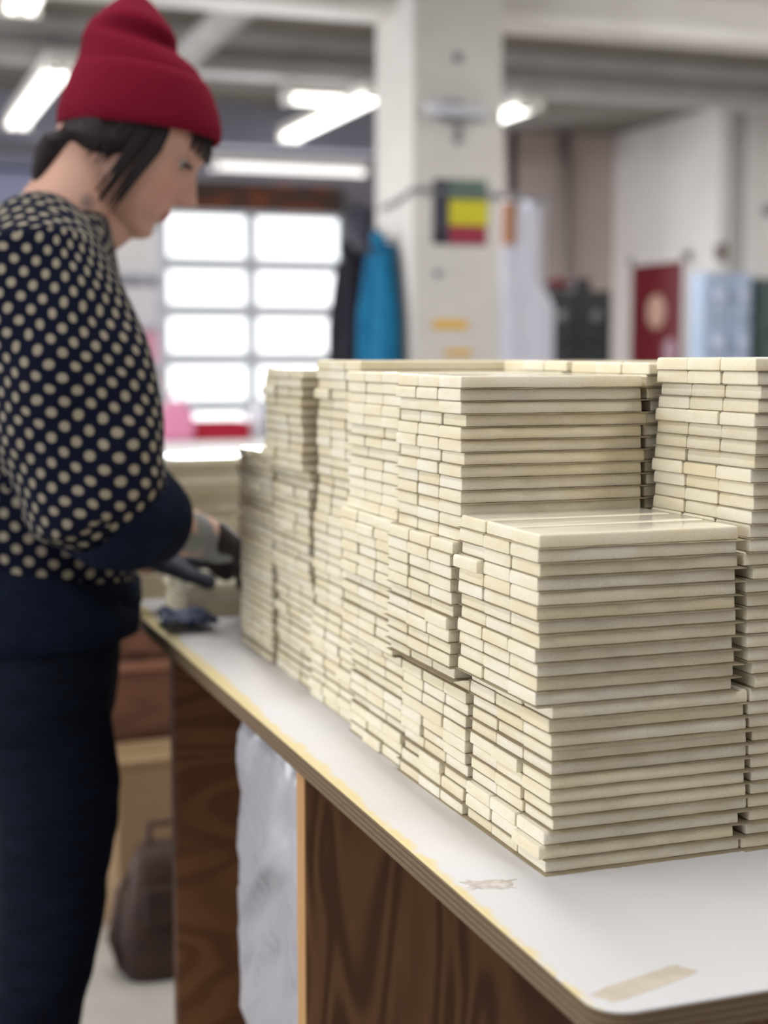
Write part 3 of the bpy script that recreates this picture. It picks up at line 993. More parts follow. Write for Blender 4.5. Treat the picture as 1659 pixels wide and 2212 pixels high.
MB().box((-0.055, -0.072, 0.12), (0.055, -0.055, 0.20)).build('flap', M['leather'], o, bevel=0.006)
MB().tube([(-0.06, 0, 0.23), (-0.095, 0, 0.18), (-0.112, -0.02, 0.09), (-0.10, -0.03, 0.03)], [0.009, 0.010, 0.011, 0.008], 10, squash=[0.5] * 4).build('strap', M['leather'], o, smooth=True)
MB().tube([(-0.035, 0, 0.255), (-0.03, 0, 0.31), (0.03, 0, 0.31), (0.035, 0, 0.255)], [0.008] * 4, 10).build('handle', M['leather'], o, smooth=True)

# ------------------------------------------------------------------ ceramic tiles
TL, TW, TH = 0.1524, 0.0447, 0.00925
PAPER = 0.00035


def tile_rings(seed, fine=True):
    """pillow-edged field tile: recessed back, ragged lip, drafted sides, glazed face; origin at the bottom corner centre"""
    rnd = random.Random(seed)
    nl, nw, nc = (14, 4, 3) if fine else (1, 1, 1)
    prof = [(0.0, 0.0010), (0.0004, 0.0002), (0.0011, 0.0), (0.0040, 0.0001), (0.0072, 0.0003), (0.0084, 0.0007), (0.0090, 0.0014), (0.00925, 0.0028)] if fine else \
           [(0.0, 0.0008), (0.0008, 0.0), (0.0076, 0.0003), (0.00925, 0.0020)]
    hx, hy = TL / 2, TW / 2

    def ring(inset, z, rag):
        r = max(0.0009 - inset * 0.1, 0.0004)
        ax, ay = hx - inset * 0.62, hy - inset
        pts = []
        for (cx, cy, a0, n, dx, dy) in ((ax - r, -ay + r, -PI / 2, nw, 0, 1), (ax - r, ay - r, 0, nl, -1, 0), (-ax + r, ay - r, PI / 2, nw, 0, -1), (-ax + r, -ay + r, PI, nl, 1, 0)):
            for i in range(nc + 1):
                a = a0 + PI / 2 * i / nc
                pts.append([cx + r * math.cos(a), cy + r * math.sin(a), z])
            L = 2 * (ay - r) if dy else 2 * (ax - r)
            ex, ey = pts[-1][0], pts[-1][1]
            for i in range(1, n):
                pts.append([ex + dx * L * i / n, ey + dy * L * i / n, z])
        for p in pts:
            if rag:
                q = noise.noise(Vector((p[0] * 120 + seed * 3.1, p[1] * 120, seed)))
                q2 = noise.noise(Vector((p[0] * 420 + seed, p[1] * 420, seed * 2.0)))
                p[2] += rag * (q + 0.7 * q2)
                s = 1 + rag * 2.0 * q2
                p[0] += math.copysign(1, p[0]) * rag * 0.5 * q if abs(abs(p[0]) - ax) < 1e-4 else 0
                p[1] += math.copysign(1, p[1]) * rag * 0.5 * q if abs(abs(p[1]) - ay) < 1e-4 else 0
        bow = (seed % 5 - 2) * 0.00010
        for p in pts:
            u = p[0] / hx
            p[2] += bow * (1 - u * u) * (z / TH)
        return [tuple(p) for p in pts]

    return [ring(i, z, (0.00035 if k == 1 else 0.0002 if k == 2 else 0.0) if fine else 0.0) for k, (z, i) in enumerate(prof)]


TILE_MESH = []
for s in range(9):
    rr = tile_rings(s + 1)
    mb = MB().rings(rr[:-1], cap=False, mi=0)
    n = len(rr[0])
    mb.add(rr[-2] + rr[-1], [(i, (i + 1) % n, n + (i + 1) % n, n + i) for i in range(n)], 1)
    mb.add(rr[-1], [tuple(range(n))], 1)
    mb.add(rr[0], [tuple(reversed(range(n)))], 0)
    me = mb.mesh('ceramic_tile', [M['clay'], M['glaze']])
    bm = bmesh.new(); bm.from_mesh(me)
    bmesh.ops.remove_doubles(bm, verts=bm.verts, dist=1e-6)
    bmesh.ops.recalc_face_normals(bm, faces=bm.faces)
    bm.to_mesh(me); bm.free()
    me.polygons.foreach_set('use_smooth', [True] * len(me.polygons))
    me.set_sharp_from_angle(angle=math.radians(38))
    TILE_MESH.append(me)
CO = tile_rings(3, False)
CN = len(CO[0])

def paper_mesh(seed, depth):
    """brown interleaving sheet: flat under the tiles, curling a little where it sticks out"""
    x0, x1, y0, y1 = -TL / 2, TL / 2, 0.0, depth
    ex = (0.0009, 0.0036, 0.0052, 0.002)
    def loop(out):
        a, b, c, d = (x0 - ex[0] * out, x1 + ex[1] * out, y0 - ex[2] * out, y1 + ex[3] * out)
        p = [(a + (b - a) * i / 16, c) for i in range(16)] + [(b, c + (d - c) * i / 8) for i in range(8)]
        return p + [(b - (b - a) * i / 16, d) for i in range(16)] + [(a, d - (d - c) * i / 8) for i in range(8)]
    inner = loop(-0.3)
    outer = []
    for (x, y) in loop(1.0):
        q = noise.noise(Vector((x * 55, y * 55, seed * 4.1)))
        q2 = noise.noise(Vector((x * 300, y * 300, seed * 1.7)))
        outer.append((x, y + (0.0016 * q + 0.0004 * q2 if y < 0 else 0), 0.0005 * q))
    n = len(inner)
    mb = MB()
    for z, rev in ((0.0003, False), (0.0, True)):
        vs = [(x, y, z) for x, y in inner] + [(x, y, z + d) for x, y, d in outer]
        fs = [(i, (i + 1) % n, n + (i + 1) % n, n + i) for i in range(n)] + [tuple(range(n))]
        mb.add(vs, fs)
    o1, o2 = n, 3 * n
    mb.f += [(o1 + i, o1 + (i + 1) % n, o2 + (i + 1) % n, o2 + i) for i in range(n)]
    mb.mi += [0] * n
    return mb.mesh('paper_sheet', M['paper'])


SHEETS = {}
PAPER_MASS = MB()
ONES = ['', 'first', 'second', 'third', 'fourth', 'fifth', 'sixth', 'seventh', 'eighth', 'ninth', 'tenth', 'eleventh', 'twelfth', 'thirteenth', 'fourteenth', 'fifteenth', 'sixteenth', 'seventeenth', 'eighteenth', 'nineteenth']


def ordinal(n):
    if n < 20: return ONES[n]
    t, o = divmod(n, 10)
    tens = {2: 'twent', 3: 'thirt'}[t]
    return tens + 'ieth' if o == 0 else tens + 'y-' + ONES[o]


MASS = MB()
rt = random.Random(21)


def place_tile(course, n, cx, cy, z, rz, tilt, pitch, where, stack, group, single):
    if single:
        o = bpy.data.objects.new('ceramic_tile', TILE_MESH[rt.randrange(len(TILE_MESH))])
        COL.objects.link(o)
        o.location = (cx, cy, z)
        flip = PI if rt.random() < 0.5 else 0
        o.rotation_euler = (tilt, 0, rz + flip)
        o.scale = (1, 1, (pitch - PAPER) / TH)
        k = n - course
        tag(o, f'{where} cream tile in {ordinal(k)} course from top, {stack}', 'tile', group)
    else:
        m = Matrix.Translation((cx, cy, z)) @ Euler((tilt, 0, rz)).to_matrix().to_4x4() @ Matrix.Diagonal((1, 1, (pitch - PAPER) / TH, 1))
        vs = [m @ Vector(p) for r in CO for p in r]
        fs, mi = [], []
        for k in range(len(CO) - 1):
            for i in range(CN):
                j = (i + 1) % CN
                fs.append((k * CN + i, k * CN + j, (k + 1) * CN + j, (k + 1) * CN + i))
        MASS.add(vs, fs, 0)
        MASS.add(vs[-CN:], [tuple(range(CN))], 1)


def stack(x0, y0, courses, pitch, blocks, which, stack_name, group, gap=0.0007, jit=0.0011, yaw=0.0, rows=3, papers=False):
    """blocks: list of (first course, dx, dy); which(course, row) -> its own object or part of the mass"""
    for c in range(courses):
        dx = dy = 0
        for b0, bx, by in blocks:
            if c >= b0: dx, dy = bx, by
        jx, jy = rt.gauss(0, jit), rt.gauss(0, jit * 0.7)
        ja = rt.gauss(0, 0.003)
        depth = rows * (TW + gap) - gap
        px, py = x0 + dx + TL / 2 + rt.gauss(0, 0.0009), y0 + dy + rt.gauss(0, 0.0010)
        if papers:
            key = (rt.randrange(6), round(depth, 5))
            if key not in SHEETS:
                SHEETS[key] = paper_mesh(*key)
            ps = bpy.data.objects.new('paper_sheet', SHEETS[key])
            COL.objects.link(ps)
            ps.location = (px, py, TT + c * pitch)
            ps.rotation_euler = (0, 0, yaw + rt.gauss(0, 0.004))
            tag(ps, f'brown paper sheet under {ordinal(courses - c)} course from top, {stack_name}', 'paper', group.replace('tiles', 'paper sheets'))
        else:
            PAPER_MASS.box((px - TL / 2 - 0.0008, py - 0.004, TT + c * pitch), (px + TL / 2 + 0.003, py + depth + 0.001, TT + c * pitch + 0.0003))
        for r in range(rows):
            w = ['near-end', 'middle', 'far-end'][r]
            jx2 = rt.gauss(0, 0.0006)
            if rt.random() < 0.04: jx2 -= 0.004
            cx = x0 + dx + jx + jx2 + TL / 2
            cy = y0 + dy + jy + (TW + gap) * r + TW / 2 + rt.uniform(-gap, gap) * 0.35
            place_tile(c, courses, cx, cy, TT + c * pitch + PAPER, yaw + ja + rt.gauss(0, 0.0016), 0.0, pitch, w, stack_name, group, which(c, r))


A1, A2, B1 = 24, 35, 36
stack(0.4370, 0.8960, A1, 0.00967, [(0, 0, 0), (3, 0.004, -0.001), (12, -0.0065, 0.0005), (22, -0.005, 0.0)], lambda c, r: True, 'low stack at the bench corner', 'tiles of the low front stack', papers=True)
stack(0.4350, 1.0370, A2, 0.00957, [(0, 0, 0.001), (2, 0.004, 0.0), (11, -0.009, 0.002), (22, -0.002, -0.001)], lambda c, r: True, 'tall stack behind the low one', 'tiles of the tall stack behind the low one', papers=True, gap=0.0013)
stack(0.5935, 0.8960, B1, 0.00968, [(0, 0, 0), (2, 0.004, 0), (12, 0.0055, 0.0), (14, -0.001, 0), (24, 0.001, 0)], lambda c, r: r == 0 or c >= 24, 'tall stack beside the low one', 'tiles of the tall stack beside the low one', papers=True)
stack(0.4400, 1.1815, 35, 0.0096, [(0, 0, 0), (10, -0.008, 0), (22, 0.0, 0.002)], lambda c, r: r == 0, 'third stack along bench edge', 'tiles of the third stack along the bench edge', gap=0.0013)
no = lambda c, r: False
stack(0.4480, 1.3330, 36, 0.0096, [(0, 0, 0), (9, 0.004, 0), (20, 0.008, 0)], no, '', '', gap=0.0026)
stack(0.4560, 1.4900, 35, 0.0096, [(0, 0, 0), (12, -0.004, 0), (24, -0.012, 0)], no, '', '', gap=0.0022)
stack(0.4530, 1.6430, 25, 0.0096, [(0, 0, 0), (12, 0.002, 0)], no, '', '', gap=0.0022)
stack(0.5935, 1.0390, 36, 0.00957, [(0, 0, 0), (12, -0.002, 0.002)], no, '', '')
stack(0.5965, 1.1830, 36, 0.0096, [(0, 0, 0)], no, '', '')
stack(0.6020, 1.3330, 36, 0.0096, [(0, 0, 0)], no, '', '')
stack(0.3900, 2.1500, 21, 0.0096, [(0, 0, 0), (10, 0.003, 0)], lambda c, r: r == 0 and c >= 4, 'far stack behind the forearm', 'tiles of the far stack behind the forearm')
stack(0.5520, 2.1560, 21, 0.0096, [(0, 0, 0)], no, '', '')
stack(0.4250, 1.9650, 5, 0.0096, [(0, 0, 0)], lambda c, r: True, 'short stack under the gloved hands', 'tiles of the short stack under the hands')
o = MASS.build('ceramic_tiles', [M['clay_mass'], M['glaze']])
tag(o, 'remaining cream tiles in the blurred stacks behind', 'tiles', kind='stuff')

o = PAPER_MASS.build('paper_sheets', M['paper'])
tag(o, 'brown paper sheets between the tiles of the stacks behind', 'paper', kind='stuff')

# crumpled rag at the bench edge
bm = bmesh.new()
bmesh.ops.create_grid(bm, x_segments=26, y_segments=26, size=0.5)
for v in bm.verts:
    x, y = v.co.x, v.co.y
    h = 0.5 + 0.5 * noise.noise(Vector((x * 4, y * 4, 1.0))) + 0.35 * noise.noise(Vector((x * 9, y * 9, 4.0)))
    v.co = Vector((0.412 + x * 0.062 + 0.006 * noise.noise(Vector((x * 3, y * 3, 8))), 1.905 + y * 0.10, TT + 0.003 + max(0, h) * 0.022))
me = bpy.data.meshes.new('cloth_rag')
bm.to_mesh(me); bm.free()
me.materials.append(M['rag'])
me.polygons.foreach_set('use_smooth', [True] * len(me.polygons))
o = link('cloth_rag', me)
o.modifiers.new('thickness', 'SOLIDIFY').thickness = 0.002
tag(o, 'crumpled blue grey rag at the bench edge under the hands', 'rag')

# ------------------------------------------------------------------ the person
PM = 1.93                                    # sagittal plane (she faces +X, towards the bench)
HEAD_O = Vector((0.361, PM, 1.529))
HEAD_R = Matrix.Rotation(math.radians(-17), 3, 'Z') @ Matrix.Rotation(math.radians(33.0), 3, 'Y')
HS = 0.99


def hw(p):
    return HEAD_O + HEAD_R @ (Vector(p) * HS)


HAT = [(1.522, 0.364, 0.092, 0.083), (1.545, 0.365, 0.096, 0.087), (1.570, 0.3655, 0.088, 0.082), (1.600, 0.368, 0.080, 0.077), (1.618, 0.367, 0.071, 0.071),
       (1.631, 0.361, 0.064, 0.064), (1.640, 0.358, 0.050, 0.054), (1.652, 0.360, 0.049, 0.050), (1.676, 0.356, 0.030, 0.030), (1.70, 0.359, 0.004, 0.004)]


def under_hat(p, margin):
    """what is under the beanie stays inside it"""
    ze = p[2] + (p[0] - 0.365) * 0.14
    if ze < 1.524:
        return p
    ze = min(ze, 1.699)
    for a, b in zip(HAT, HAT[1:]):
        if a[0] <= ze <= b[0]:
            t_ = (ze - a[0]) / (b[0] - a[0])
            cx, ra, rb = [a[i] + (b[i] - a[i]) * t_ for i in (1, 2, 3)]
    dx, dy = p[0] - cx, p[1] - (PM - 0.004 - 0.10 * (p[0] - cx))
    ra, rb = max(0.002, ra - margin), max(0.002, rb - margin)
    q = math.hypot(dx / ra, dy / rb)
    if q <= 1:
        return p
    return Vector((cx + dx / q, p[1] - dy + dy / q, p[2]))


HEAD_PROF = [  # z, front, back, half width
    (0.108, 0.010, -0.020, 0.012), (0.103, 0.034, -0.046, 0.036), (0.093, 0.054, -0.066, 0.053), (0.075, 0.073, -0.083, 0.066),
    (0.050, 0.086, -0.094, 0.073), (0.032, 0.0905, -0.097, 0.0755), (0.018, 0.091, -0.097, 0.076), (0.008, 0.0875, -0.096, 0.0755),
    (0.000, 0.086, -0.094, 0.0745), (-0.010, 0.0860, -0.090, 0.073), (-0.022, 0.0862, -0.084, 0.071), (-0.034, 0.0862, -0.075, 0.068),
    (-0.044, 0.0860, -0.066, 0.065), (-0.052, 0.0860, -0.058, 0.062), (-0.060, 0.0865, -0.050, 0.059), (-0.067, 0.086, -0.042, 0.056),
    (-0.075, 0.0850, -0.033, 0.053), (-0.083, 0.0815, -0.022, 0.049), (-0.092, 0.0812, -0.008, 0.044), (-0.101, 0.0805, 0.008, 0.038),
    (-0.109, 0.075, 0.022, 0.030), (-0.115, 0.064, 0.034, 0.016)]


def gs(x, s):
    return math.exp(-(x / s) ** 2)


def interp(tab, z):
    for a, b in zip(tab, tab[1:]):
        if a[0] >= z >= b[0]:
            t = (a[0] - z) / (a[0] - b[0] + 1e-9)
            return [a[i] + (b[i] - a[i]) * t for i in range(1, 4)]
    return tab[-1][1:]


def head_mesh(mb):
    rings = []
    nz, na = 110, 120
    for k in range(nz):
        z = 0.108 - (0.108 + 0.115) * k / (nz - 1)
        f, b, w = interp(HEAD_PROF, z)
        xc, a = (f + b) / 2, (f - b) / 2
        ring = []
        for i in range(na):
            th = 2 * PI * i / na
            c, s = math.cos(th), math.sin(th)
            # concentrate points at the face
            pf = 0.86 if c > 0 else 0.92
            x = xc + a * math.copysign(abs(c) ** pf, c)
            y = w * math.copysign(abs(s) ** (0.92 if c > 0 else 0.95), s)
            if c > 0:
                ay = abs(y)
                # nose
                nb = 0
                if -0.050 < z < 0.012:
                    if z > -0.036:
                        t = (0.012 - z) / 0.048
                        nb = 0.001 + 0.0285 * t ** 1.35
                    else:
                        nb = 0.0295 * max(0, (z + 0.050) / 0.014) ** 0.7
                sig = 0.0075 + 0.0065 * max(0, min(1, (0.0 - z) / 0.038))
                x += nb * gs(y, sig)
                x += 0.006 * gs(ay - 0.0125, 0.006) * gs(z + 0.040, 0.008)          # nostril wings
                x -= 0.011 * gs(ay - 0.031, 0.016) * gs(z - 0.001, 0.012)            # eye sockets
                x += 0.005 * gs(ay - 0.030, 0.012) * gs(z - 0.001, 0.007)            # closed-down lids
                x += 0.004 * gs(ay - 0.030, 0.020) * gs(z - 0.019, 0.007)            # brow ridge
                x += 0.004 * gs(ay - 0.045, 0.018) * gs(z + 0.022, 0.018)            # cheek bones
                x += 0.0048 * gs(y, 0.019) * gs(z + 0.0635, 0.0042)                   # upper lip
                x += 0.0050 * gs(y, 0.017) * gs(z + 0.0735, 0.0042)                   # lower lip
                x -= 0.0030 * gs(y, 0.022) * gs(z + 0.0685, 0.0022)                   # mouth line
                x -= 0.0025 * gs(y, 0.020) * gs(z + 0.0835, 0.005)                    # above chin
                x += 0.0035 * gs(y, 0.016) * gs(z + 0.098, 0.009)                     # chin
            ring.append(under_hat(hw((x, y, z)), 0.009))
        rings.append(ring)
    mb.rings(rings)
    # ears
    for s in (-1, 1):
        rr = []
        for z, a_, b_ in ((0.026, 0.006, 0.003), (0.020, 0.014, 0.006), (0.006, 0.0165, 0.007), (-0.010, 0.014, 0.007), (-0.024, 0.010, 0.006), (-0.032, 0.005, 0.004)):
            rr.append([hw((-0.008 + z * -0.15 + a_ * math.cos(2 * PI * i / 18), s * 0.068 + b_ * math.sin(2 * PI * i / 18), z)) for i in range(18)])
        mb.rings(rr)


def hand_tubes(mb, M4, curls, side, grow=0.0, thumb_in=0.0):
    """palm and five fingers; local x = fingers, y*side = thumb side, z = back of the hand"""
    def T(p): return M4 @ Vector(p)
    upv = (M4.to_3x3() @ Vector((0, 0, 1)))
    g = grow
    mb.tube([T((-0.03, 0, 0)), T((0.0, 0, 0)), T((0.025, 0, 0)), T((0.055, 0.0, 0.001)), T((0.084, 0, 0))], [0.025 + g, 0.027 + g, 0.036 + g, 0.040 + g, 0.038 + g], 22,
            squash=[0.85, 0.68, 0.46, 0.38, 0.33], up=upv)
    for (y, L, r, x0), curl in zip(((0.0285, 0.070, 0.0086, 0.082), (0.0095, 0.078, 0.0088, 0.087), (-0.0098, 0.072, 0.0084, 0.084), (-0.0285, 0.055, 0.0074, 0.076)), curls):
        p = Vector((x0 - 0.012, y * side, 0)); pts = [p.copy()]; rr = [r + g + 0.0008]
        ang = 0.0
        fan = y * side * 1.6
        for frac, bend in ((0.14, 0.0), (0.42, curl[0]), (0.26, curl[1]), (0.20, curl[2])):
            ang += bend
            d = Vector((math.cos(ang) * math.cos(fan), math.cos(ang) * math.sin(fan), -math.sin(ang)))
            p = p + d * L * frac
            pts.append(p.copy()); rr.append(r + g - 0.0008 * len(pts) * 0.5)
        mb.tube([T(q) for q in pts], rr, 14, up=upv)
    a = thumb_in
    pts = [(0.012, 0.022 * side, -0.004), (0.036, (0.043 - a * 0.4) * side, -0.012), (0.058, (0.055 - a) * side, -0.020), (0.078, (0.058 - a * 1.6) * side, -0.026)]
    mb.tube([T(q) for q in pts], [0.0135 + g, 0.0115 + g, 0.0098 + g, 0.0085 + g], 14, up=upv)


def frame(origin, xdir, zdir):
    x = Vector(xdir).normalized()
    z = Vector(zdir); z = (z - x * z.dot(x)).normalized()
    y = z.cross(x)
    m = Matrix((x, y, z)).transposed().to_4x4()
    m.translation = Vector(origin)
    return m


# limb joints
RSH, REL, RWR = Vector((0.205, 1.765, 1.350)), Vector((0.268, 1.715, 1.085)), Vector((0.442, 1.835, 1.016))
LSH, LEL, LWR = Vector((0.215, 2.095, 1.350)), Vector((0.270, 2.150, 1.085)), Vector((0.385, 2.030, 0.978))
R_HAND = frame(RWR, (0.62, 0.66, -0.36), (0.25, 0.05, 0.9))
L_HAND = frame(LWR, (0.95, -0.08, -0.08), (0.08, 0.05, 1.0))
R_CURL = [(0.25, 0.35, 0.25), (0.28, 0.4, 0.25), (0.3, 0.4, 0.3), (0.35, 0.45, 0.3)]
L_CURL = [(0.10, 0.14, 0.10), (0.12, 0.14, 0.10), (0.14, 0.16, 0.1), (0.18, 0.16, 0.1)]

mb = MB()
head_mesh(mb)
mb.tube([hw((-0.036, 0, 0.0)), hw((-0.034, 0, -0.045)), (0.284, PM, 1.452), (0.262, PM, 1.415), (0.245, PM, 1.375)], [0.052, 0.053, 0.0535, 0.058, 0.070], 26, up=(0, 1, 0), squash=[0.95, 0.95, 0.96, 1.05, 1.2])
mb.tube([(0.300, PM, 1.40), (0.330, PM, 1.415), hw((0.03, 0, -0.08))], [0.035, 0.028, 0.024], 16)
# trunk: centre, half depth, half width
TR = [((0.238, 1.405), 0.055, 0.085), ((0.222, 1.375), 0.082, 0.150), ((0.213, 1.33), 0.100, 0.172), ((0.215, 1.26), 0.112, 0.160), ((0.218, 1.19), 0.112, 0.148),
      ((0.218, 1.10), 0.098, 0.132), ((0.215, 1.03), 0.096, 0.132), ((0.213, 0.96), 0.105, 0.150), ((0.208, 0.89), 0.112, 0.166), ((0.206, 0.82), 0.108, 0.166), ((0.206, 0.77), 0.08, 0.13)]


def trunk_rings(tab, grow, n=48):
    return [[(c[0] + (d + grow) * math.cos(2 * PI * i / n), PM + (w + grow) * math.sin(2 * PI * i / n), c[1]) for i in range(n)] for c, d, w in tab]


mb.rings(trunk_rings(TR, -0.012))
for S, E_, W_, Hm in ((RSH, REL, RWR, R_HAND), (LSH, LEL, LWR, L_HAND)):
    mb.tube([(0.22, PM + (S.y - PM) * 0.5, 1.37), S, S.lerp(E_, 0.5), E_], [0.06, 0.050, 0.042, 0.037], 20, up=(1, 0, 0))
    mb.tube([E_, E_.lerp(W_, 0.28), E_.lerp(W_, 0.7), W_], [0.037, 0.0375, 0.030, 0.0255], 20)
hand_tubes(mb, R_HAND, R_CURL, 1, 0.0, 0.02)
hand_tubes(mb, L_HAND, L_CURL, -1, 0.0, 0.0)
LEGS = []
for y in (1.848, 2.012):
    L = [(0.206, y, 0.86), (0.230, y, 0.72), (0.218, y, 0.55), (0.190, y, 0.40), (0.176, y, 0.22), (0.190, y, 0.07)]
    LEGS.append(L)
    mb.tube(L, [0.080, 0.072, 0.056, 0.050, 0.043, 0.036], 22, up=(1, 0, 0))
    mb.tube([(0.180, y, 0.045), (0.25, y, 0.04), (0.33, y, 0.028), (0.375, y, 0.022)], [0.034, 0.036, 0.034, 0.022], 16, squash=[0.95, 0.9, 0.6, 0.6])
me = voxel_union('person', mb, 0.0036, 3, 0.5, [M['skin'], M['tattoo'], M['lips']])
nv_ = len(me.vertices)
cent = np.empty(len(me.polygons) * 3, 'f'); me.polygons.foreach_get('center', cent); cent = cent.reshape(-1, 3)
mi = np.zeros(len(me.polygons), 'i')
arm = (cent[:, 0] > 0.27) & (cent[:, 2] < 1.10) & (cent[:, 2] > 0.93) & (cent[:, 1] < 1.86)
mi[arm] = 1
inv = HEAD_R.inverted()
loc = (cent - np.array(HEAD_O)) @ np.array(inv).T / HS
lips = (loc[:, 0] > 0.078) & (np.abs(loc[:, 1]) < 0.021 - np.abs(loc[:, 2] + 0.0685) * 0.8) & (np.abs(loc[:, 2] + 0.0685) < 0.0085)
mi[lips] = 2
me.polygons.foreach_set('material_index', mi)
person = link('person', me)
tag(person, 'person in a red beanie and polka dot sweater bending over the tiles', 'person')

# eyes, brows
for s in (-1, 1):
    rr = []
    c = Vector((0.0652, s * 0.031, -0.0015)); R = 0.0115
    for k_ in range(1, 10):
        a = PI * k_ / 10
        rr.append([hw(c + Vector((R * math.cos(a), R * math.sin(a) * math.cos(2 * PI * i / 18), R * math.sin(a) * math.sin(2 * PI * i / 18)))) for i in range(18)])
    eye = MB().rings(rr).build('eye', M['eye_white'], person, smooth=True)
    d = Vector((0.85, 0, -0.35)).normalized()
    MB().tube([hw(c + d * 0.0100), hw(c + d * 0.0122)], [0.0056, 0.0046], 14, up=(0, 1, 0), round_ends=False).build('iris', M['iris'], eye)
    lash = [hw((0.0845 - 0.010 * abs(q) ** 2, s * (0.031 + 0.015 * q), -0.0015 + 0.001 * (1 - q * q))) for q in (-1, -0.5, 0, 0.5, 1)]
    MB().tube(lash, [0.0012, 0.0024, 0.003, 0.003, 0.002], 8).build('eyelash', M['brow'], person, smooth=True)
    brow = [hw((0.0925 - 0.012 * ((q + 1) / 2) ** 2, s * (0.016 + 0.034 * (q + 1) / 2), 0.0205 + 0.004 * math.sin((q + 1) / 2 * PI * 0.8))) for q in (-1, -0.5, 0, 0.5, 1)]
    MB().tube(brow, [0.0022, 0.0034, 0.0034, 0.0026, 0.001], 10).build('eyebrow', M['brow'], person, smooth=True)

# hair: cap below the beanie, low bun, fringe and loose strands
hm = MB()
rings = []
for z, gf in ((0.085, 0.006), (0.060, 0.007), (0.035, 0.008), (0.012, 0.009), (-0.010, 0.010), (-0.030, 0.008), (-0.044, 0.004)):
    f, b, w = interp(HEAD_PROF, z)
    rings.append([])
    cut = {0.085: 0.060, 0.060: 0.064, 0.035: 0.050, 0.012: 0.030, -0.010: 0.012, -0.030: -0.012, -0.044: -0.026}[z]
    xc, a = (cut + b - gf) / 2, (cut - b + gf) / 2
    for i in range(44):
        th = 2 * PI * i / 44
        c, s = math.cos(th), math.sin(th)
        rings[-1].append(under_hat(hw((xc + a * math.copysign(abs(c) ** 0.55, c), (w + gf) * math.copysign(abs(s) ** 0.75, s), z)), 0.004))
hm.rings(rings)
hm.rings([[under_hat(Vector((cx + a * math.cos(2 * PI * i / 40), PM - 0.004 + b * math.sin(2 * PI * i / 40), z - 0.10 * a * math.cos(2 * PI * i / 40))), 0.005) for i in range(40)]
          for z, cx, a, b in ((1.546, 0.335, 0.066, 0.072), (1.530, 0.330, 0.061, 0.074), (1.512, 0.328, 0.056, 0.072), (1.500, 0.326, 0.046, 0.064), (1.494, 0.326, 0.03, 0.052))])
hm.tube([(0.285, PM - 0.005, 1.520), (0.262, PM - 0.012, 1.508), (0.246, PM - 0.016, 1.496), (0.236, PM - 0.018, 1.472)], [0.019, 0.017, 0.017, 0.010], 16, up=(0, 1, 0))
hm.tube([(0.268, PM - 0.016, 1.518), (0.250, PM - 0.022, 1.510), (0.238, PM - 0.020, 1.492)], [0.012, 0.013, 0.008], 14, up=(0, 1, 0))
hair = link('hair', voxel_union('hair', hm, 0.004, 3, 0.5, [M['hair']]), person)
hr = random.Random(4)
for s in (-1, 1):
    for q in range(21):
        u = q / 20
        x0 = -0.034 + 0.076 * u + hr.uniform(-0.004, 0.004)
        L = (0.078 if q > 10 else 0.034) + hr.uniform(-0.015, 0.012)
        y0 = 0.0835 - 0.0145 * u
        p = [(x0, s * y0, 0.020), (x0 + 0.004, s * (y0 + 0.002), -0.005), (x0 + 0.004 - 0.006 * u, s * (y0 - 0.004), -0.02 - L * 0.4), (x0 - 0.004 + hr.uniform(-0.006, 0.006), s * (y0 - 0.014), -0.02 - L)]
        MB().tube([under_hat(hw(v), 0.010) for v in p], [0.0048, 0.0042, 0.0026, 0.0007], 8).build('strand', M['hair'], hair, smooth=True)
for q in range(9):
    y0 = -0.052 + 0.013 * q
    p = [(0.080 - 6 * y0 * y0, y0, 0.046), (0.0905 - 6 * y0 * y0, y0 * 1.02, 0.030), (0.0935 - 6.5 * y0 * y0, y0 * 1.04 + hr.uniform(-0.004, 0.004), 0.019 + hr.uniform(-0.004, 0.004))]
    MB().tube([hw(v) for v in p], [0.0052, 0.0045, 0.0018], 8).build('fringe', M['hair'], hair, smooth=True)


# beanie: slouched crown with a peak, folded cuff
def hat_ring(cx, cz, a, b, tilt, n=72, wob=None):
    t = math.radians(tilt)
    r = []
    for i in range(n):
        th = 2 * PI * i / n
        x, y = a * math.cos(th), b * math.sin(th)
        dz = wob(th) if wob else 0
        r.append((cx + x * math.cos(t), PM - 0.004 - x * 0.10 + y, cz - x * math.sin(t) + dz))
    return r


def with_uv(o, n_ring):
    me = o.data
    uv = me.uv_layers.new(name='UVMap')
    v = np.array([p.co for p in me.vertices])
    for p in me.polygons:
        us = [(math.atan2(v[i][1] - PM, v[i][0] - 0.36) / (2 * PI)) % 1.0 for i in p.vertices]
        if max(us) - min(us) > 0.5:
            us = [u + 1 if u < 0.5 else u for u in us]
        for li, u, i in zip(p.loop_indices, us, p.vertices):
            uv.data[li].uv = (u, v[i][2])


def fold(th, s):
    """slouch: a crease that runs down from the peak's back towards the brow"""
    return s * (-0.5 + math.cos(th - 0.5)) 


cr = [hat_ring(0.365, 1.570, 0.090, 0.082, 9), hat_ring(0.368, 1.600, 0.081, 0.079, 10), hat_ring(0.367, 1.618, 0.073, 0.073, 12), hat_ring(0.361, 1.631, 0.066, 0.068, 13),
      hat_ring(0.357, 1.640, 0.054, 0.062, 14), hat_ring(0.360, 1.652, 0.0555, 0.060, 13), hat_ring(0.358, 1.663, 0.047, 0.050, 8), hat_ring(0.356, 1.676, 0.036, 0.038, 2), hat_ring(0.358, 1.689, 0.024, 0.026, 0), hat_ring(0.359, 1.698, 0.011, 0.013, 0)]
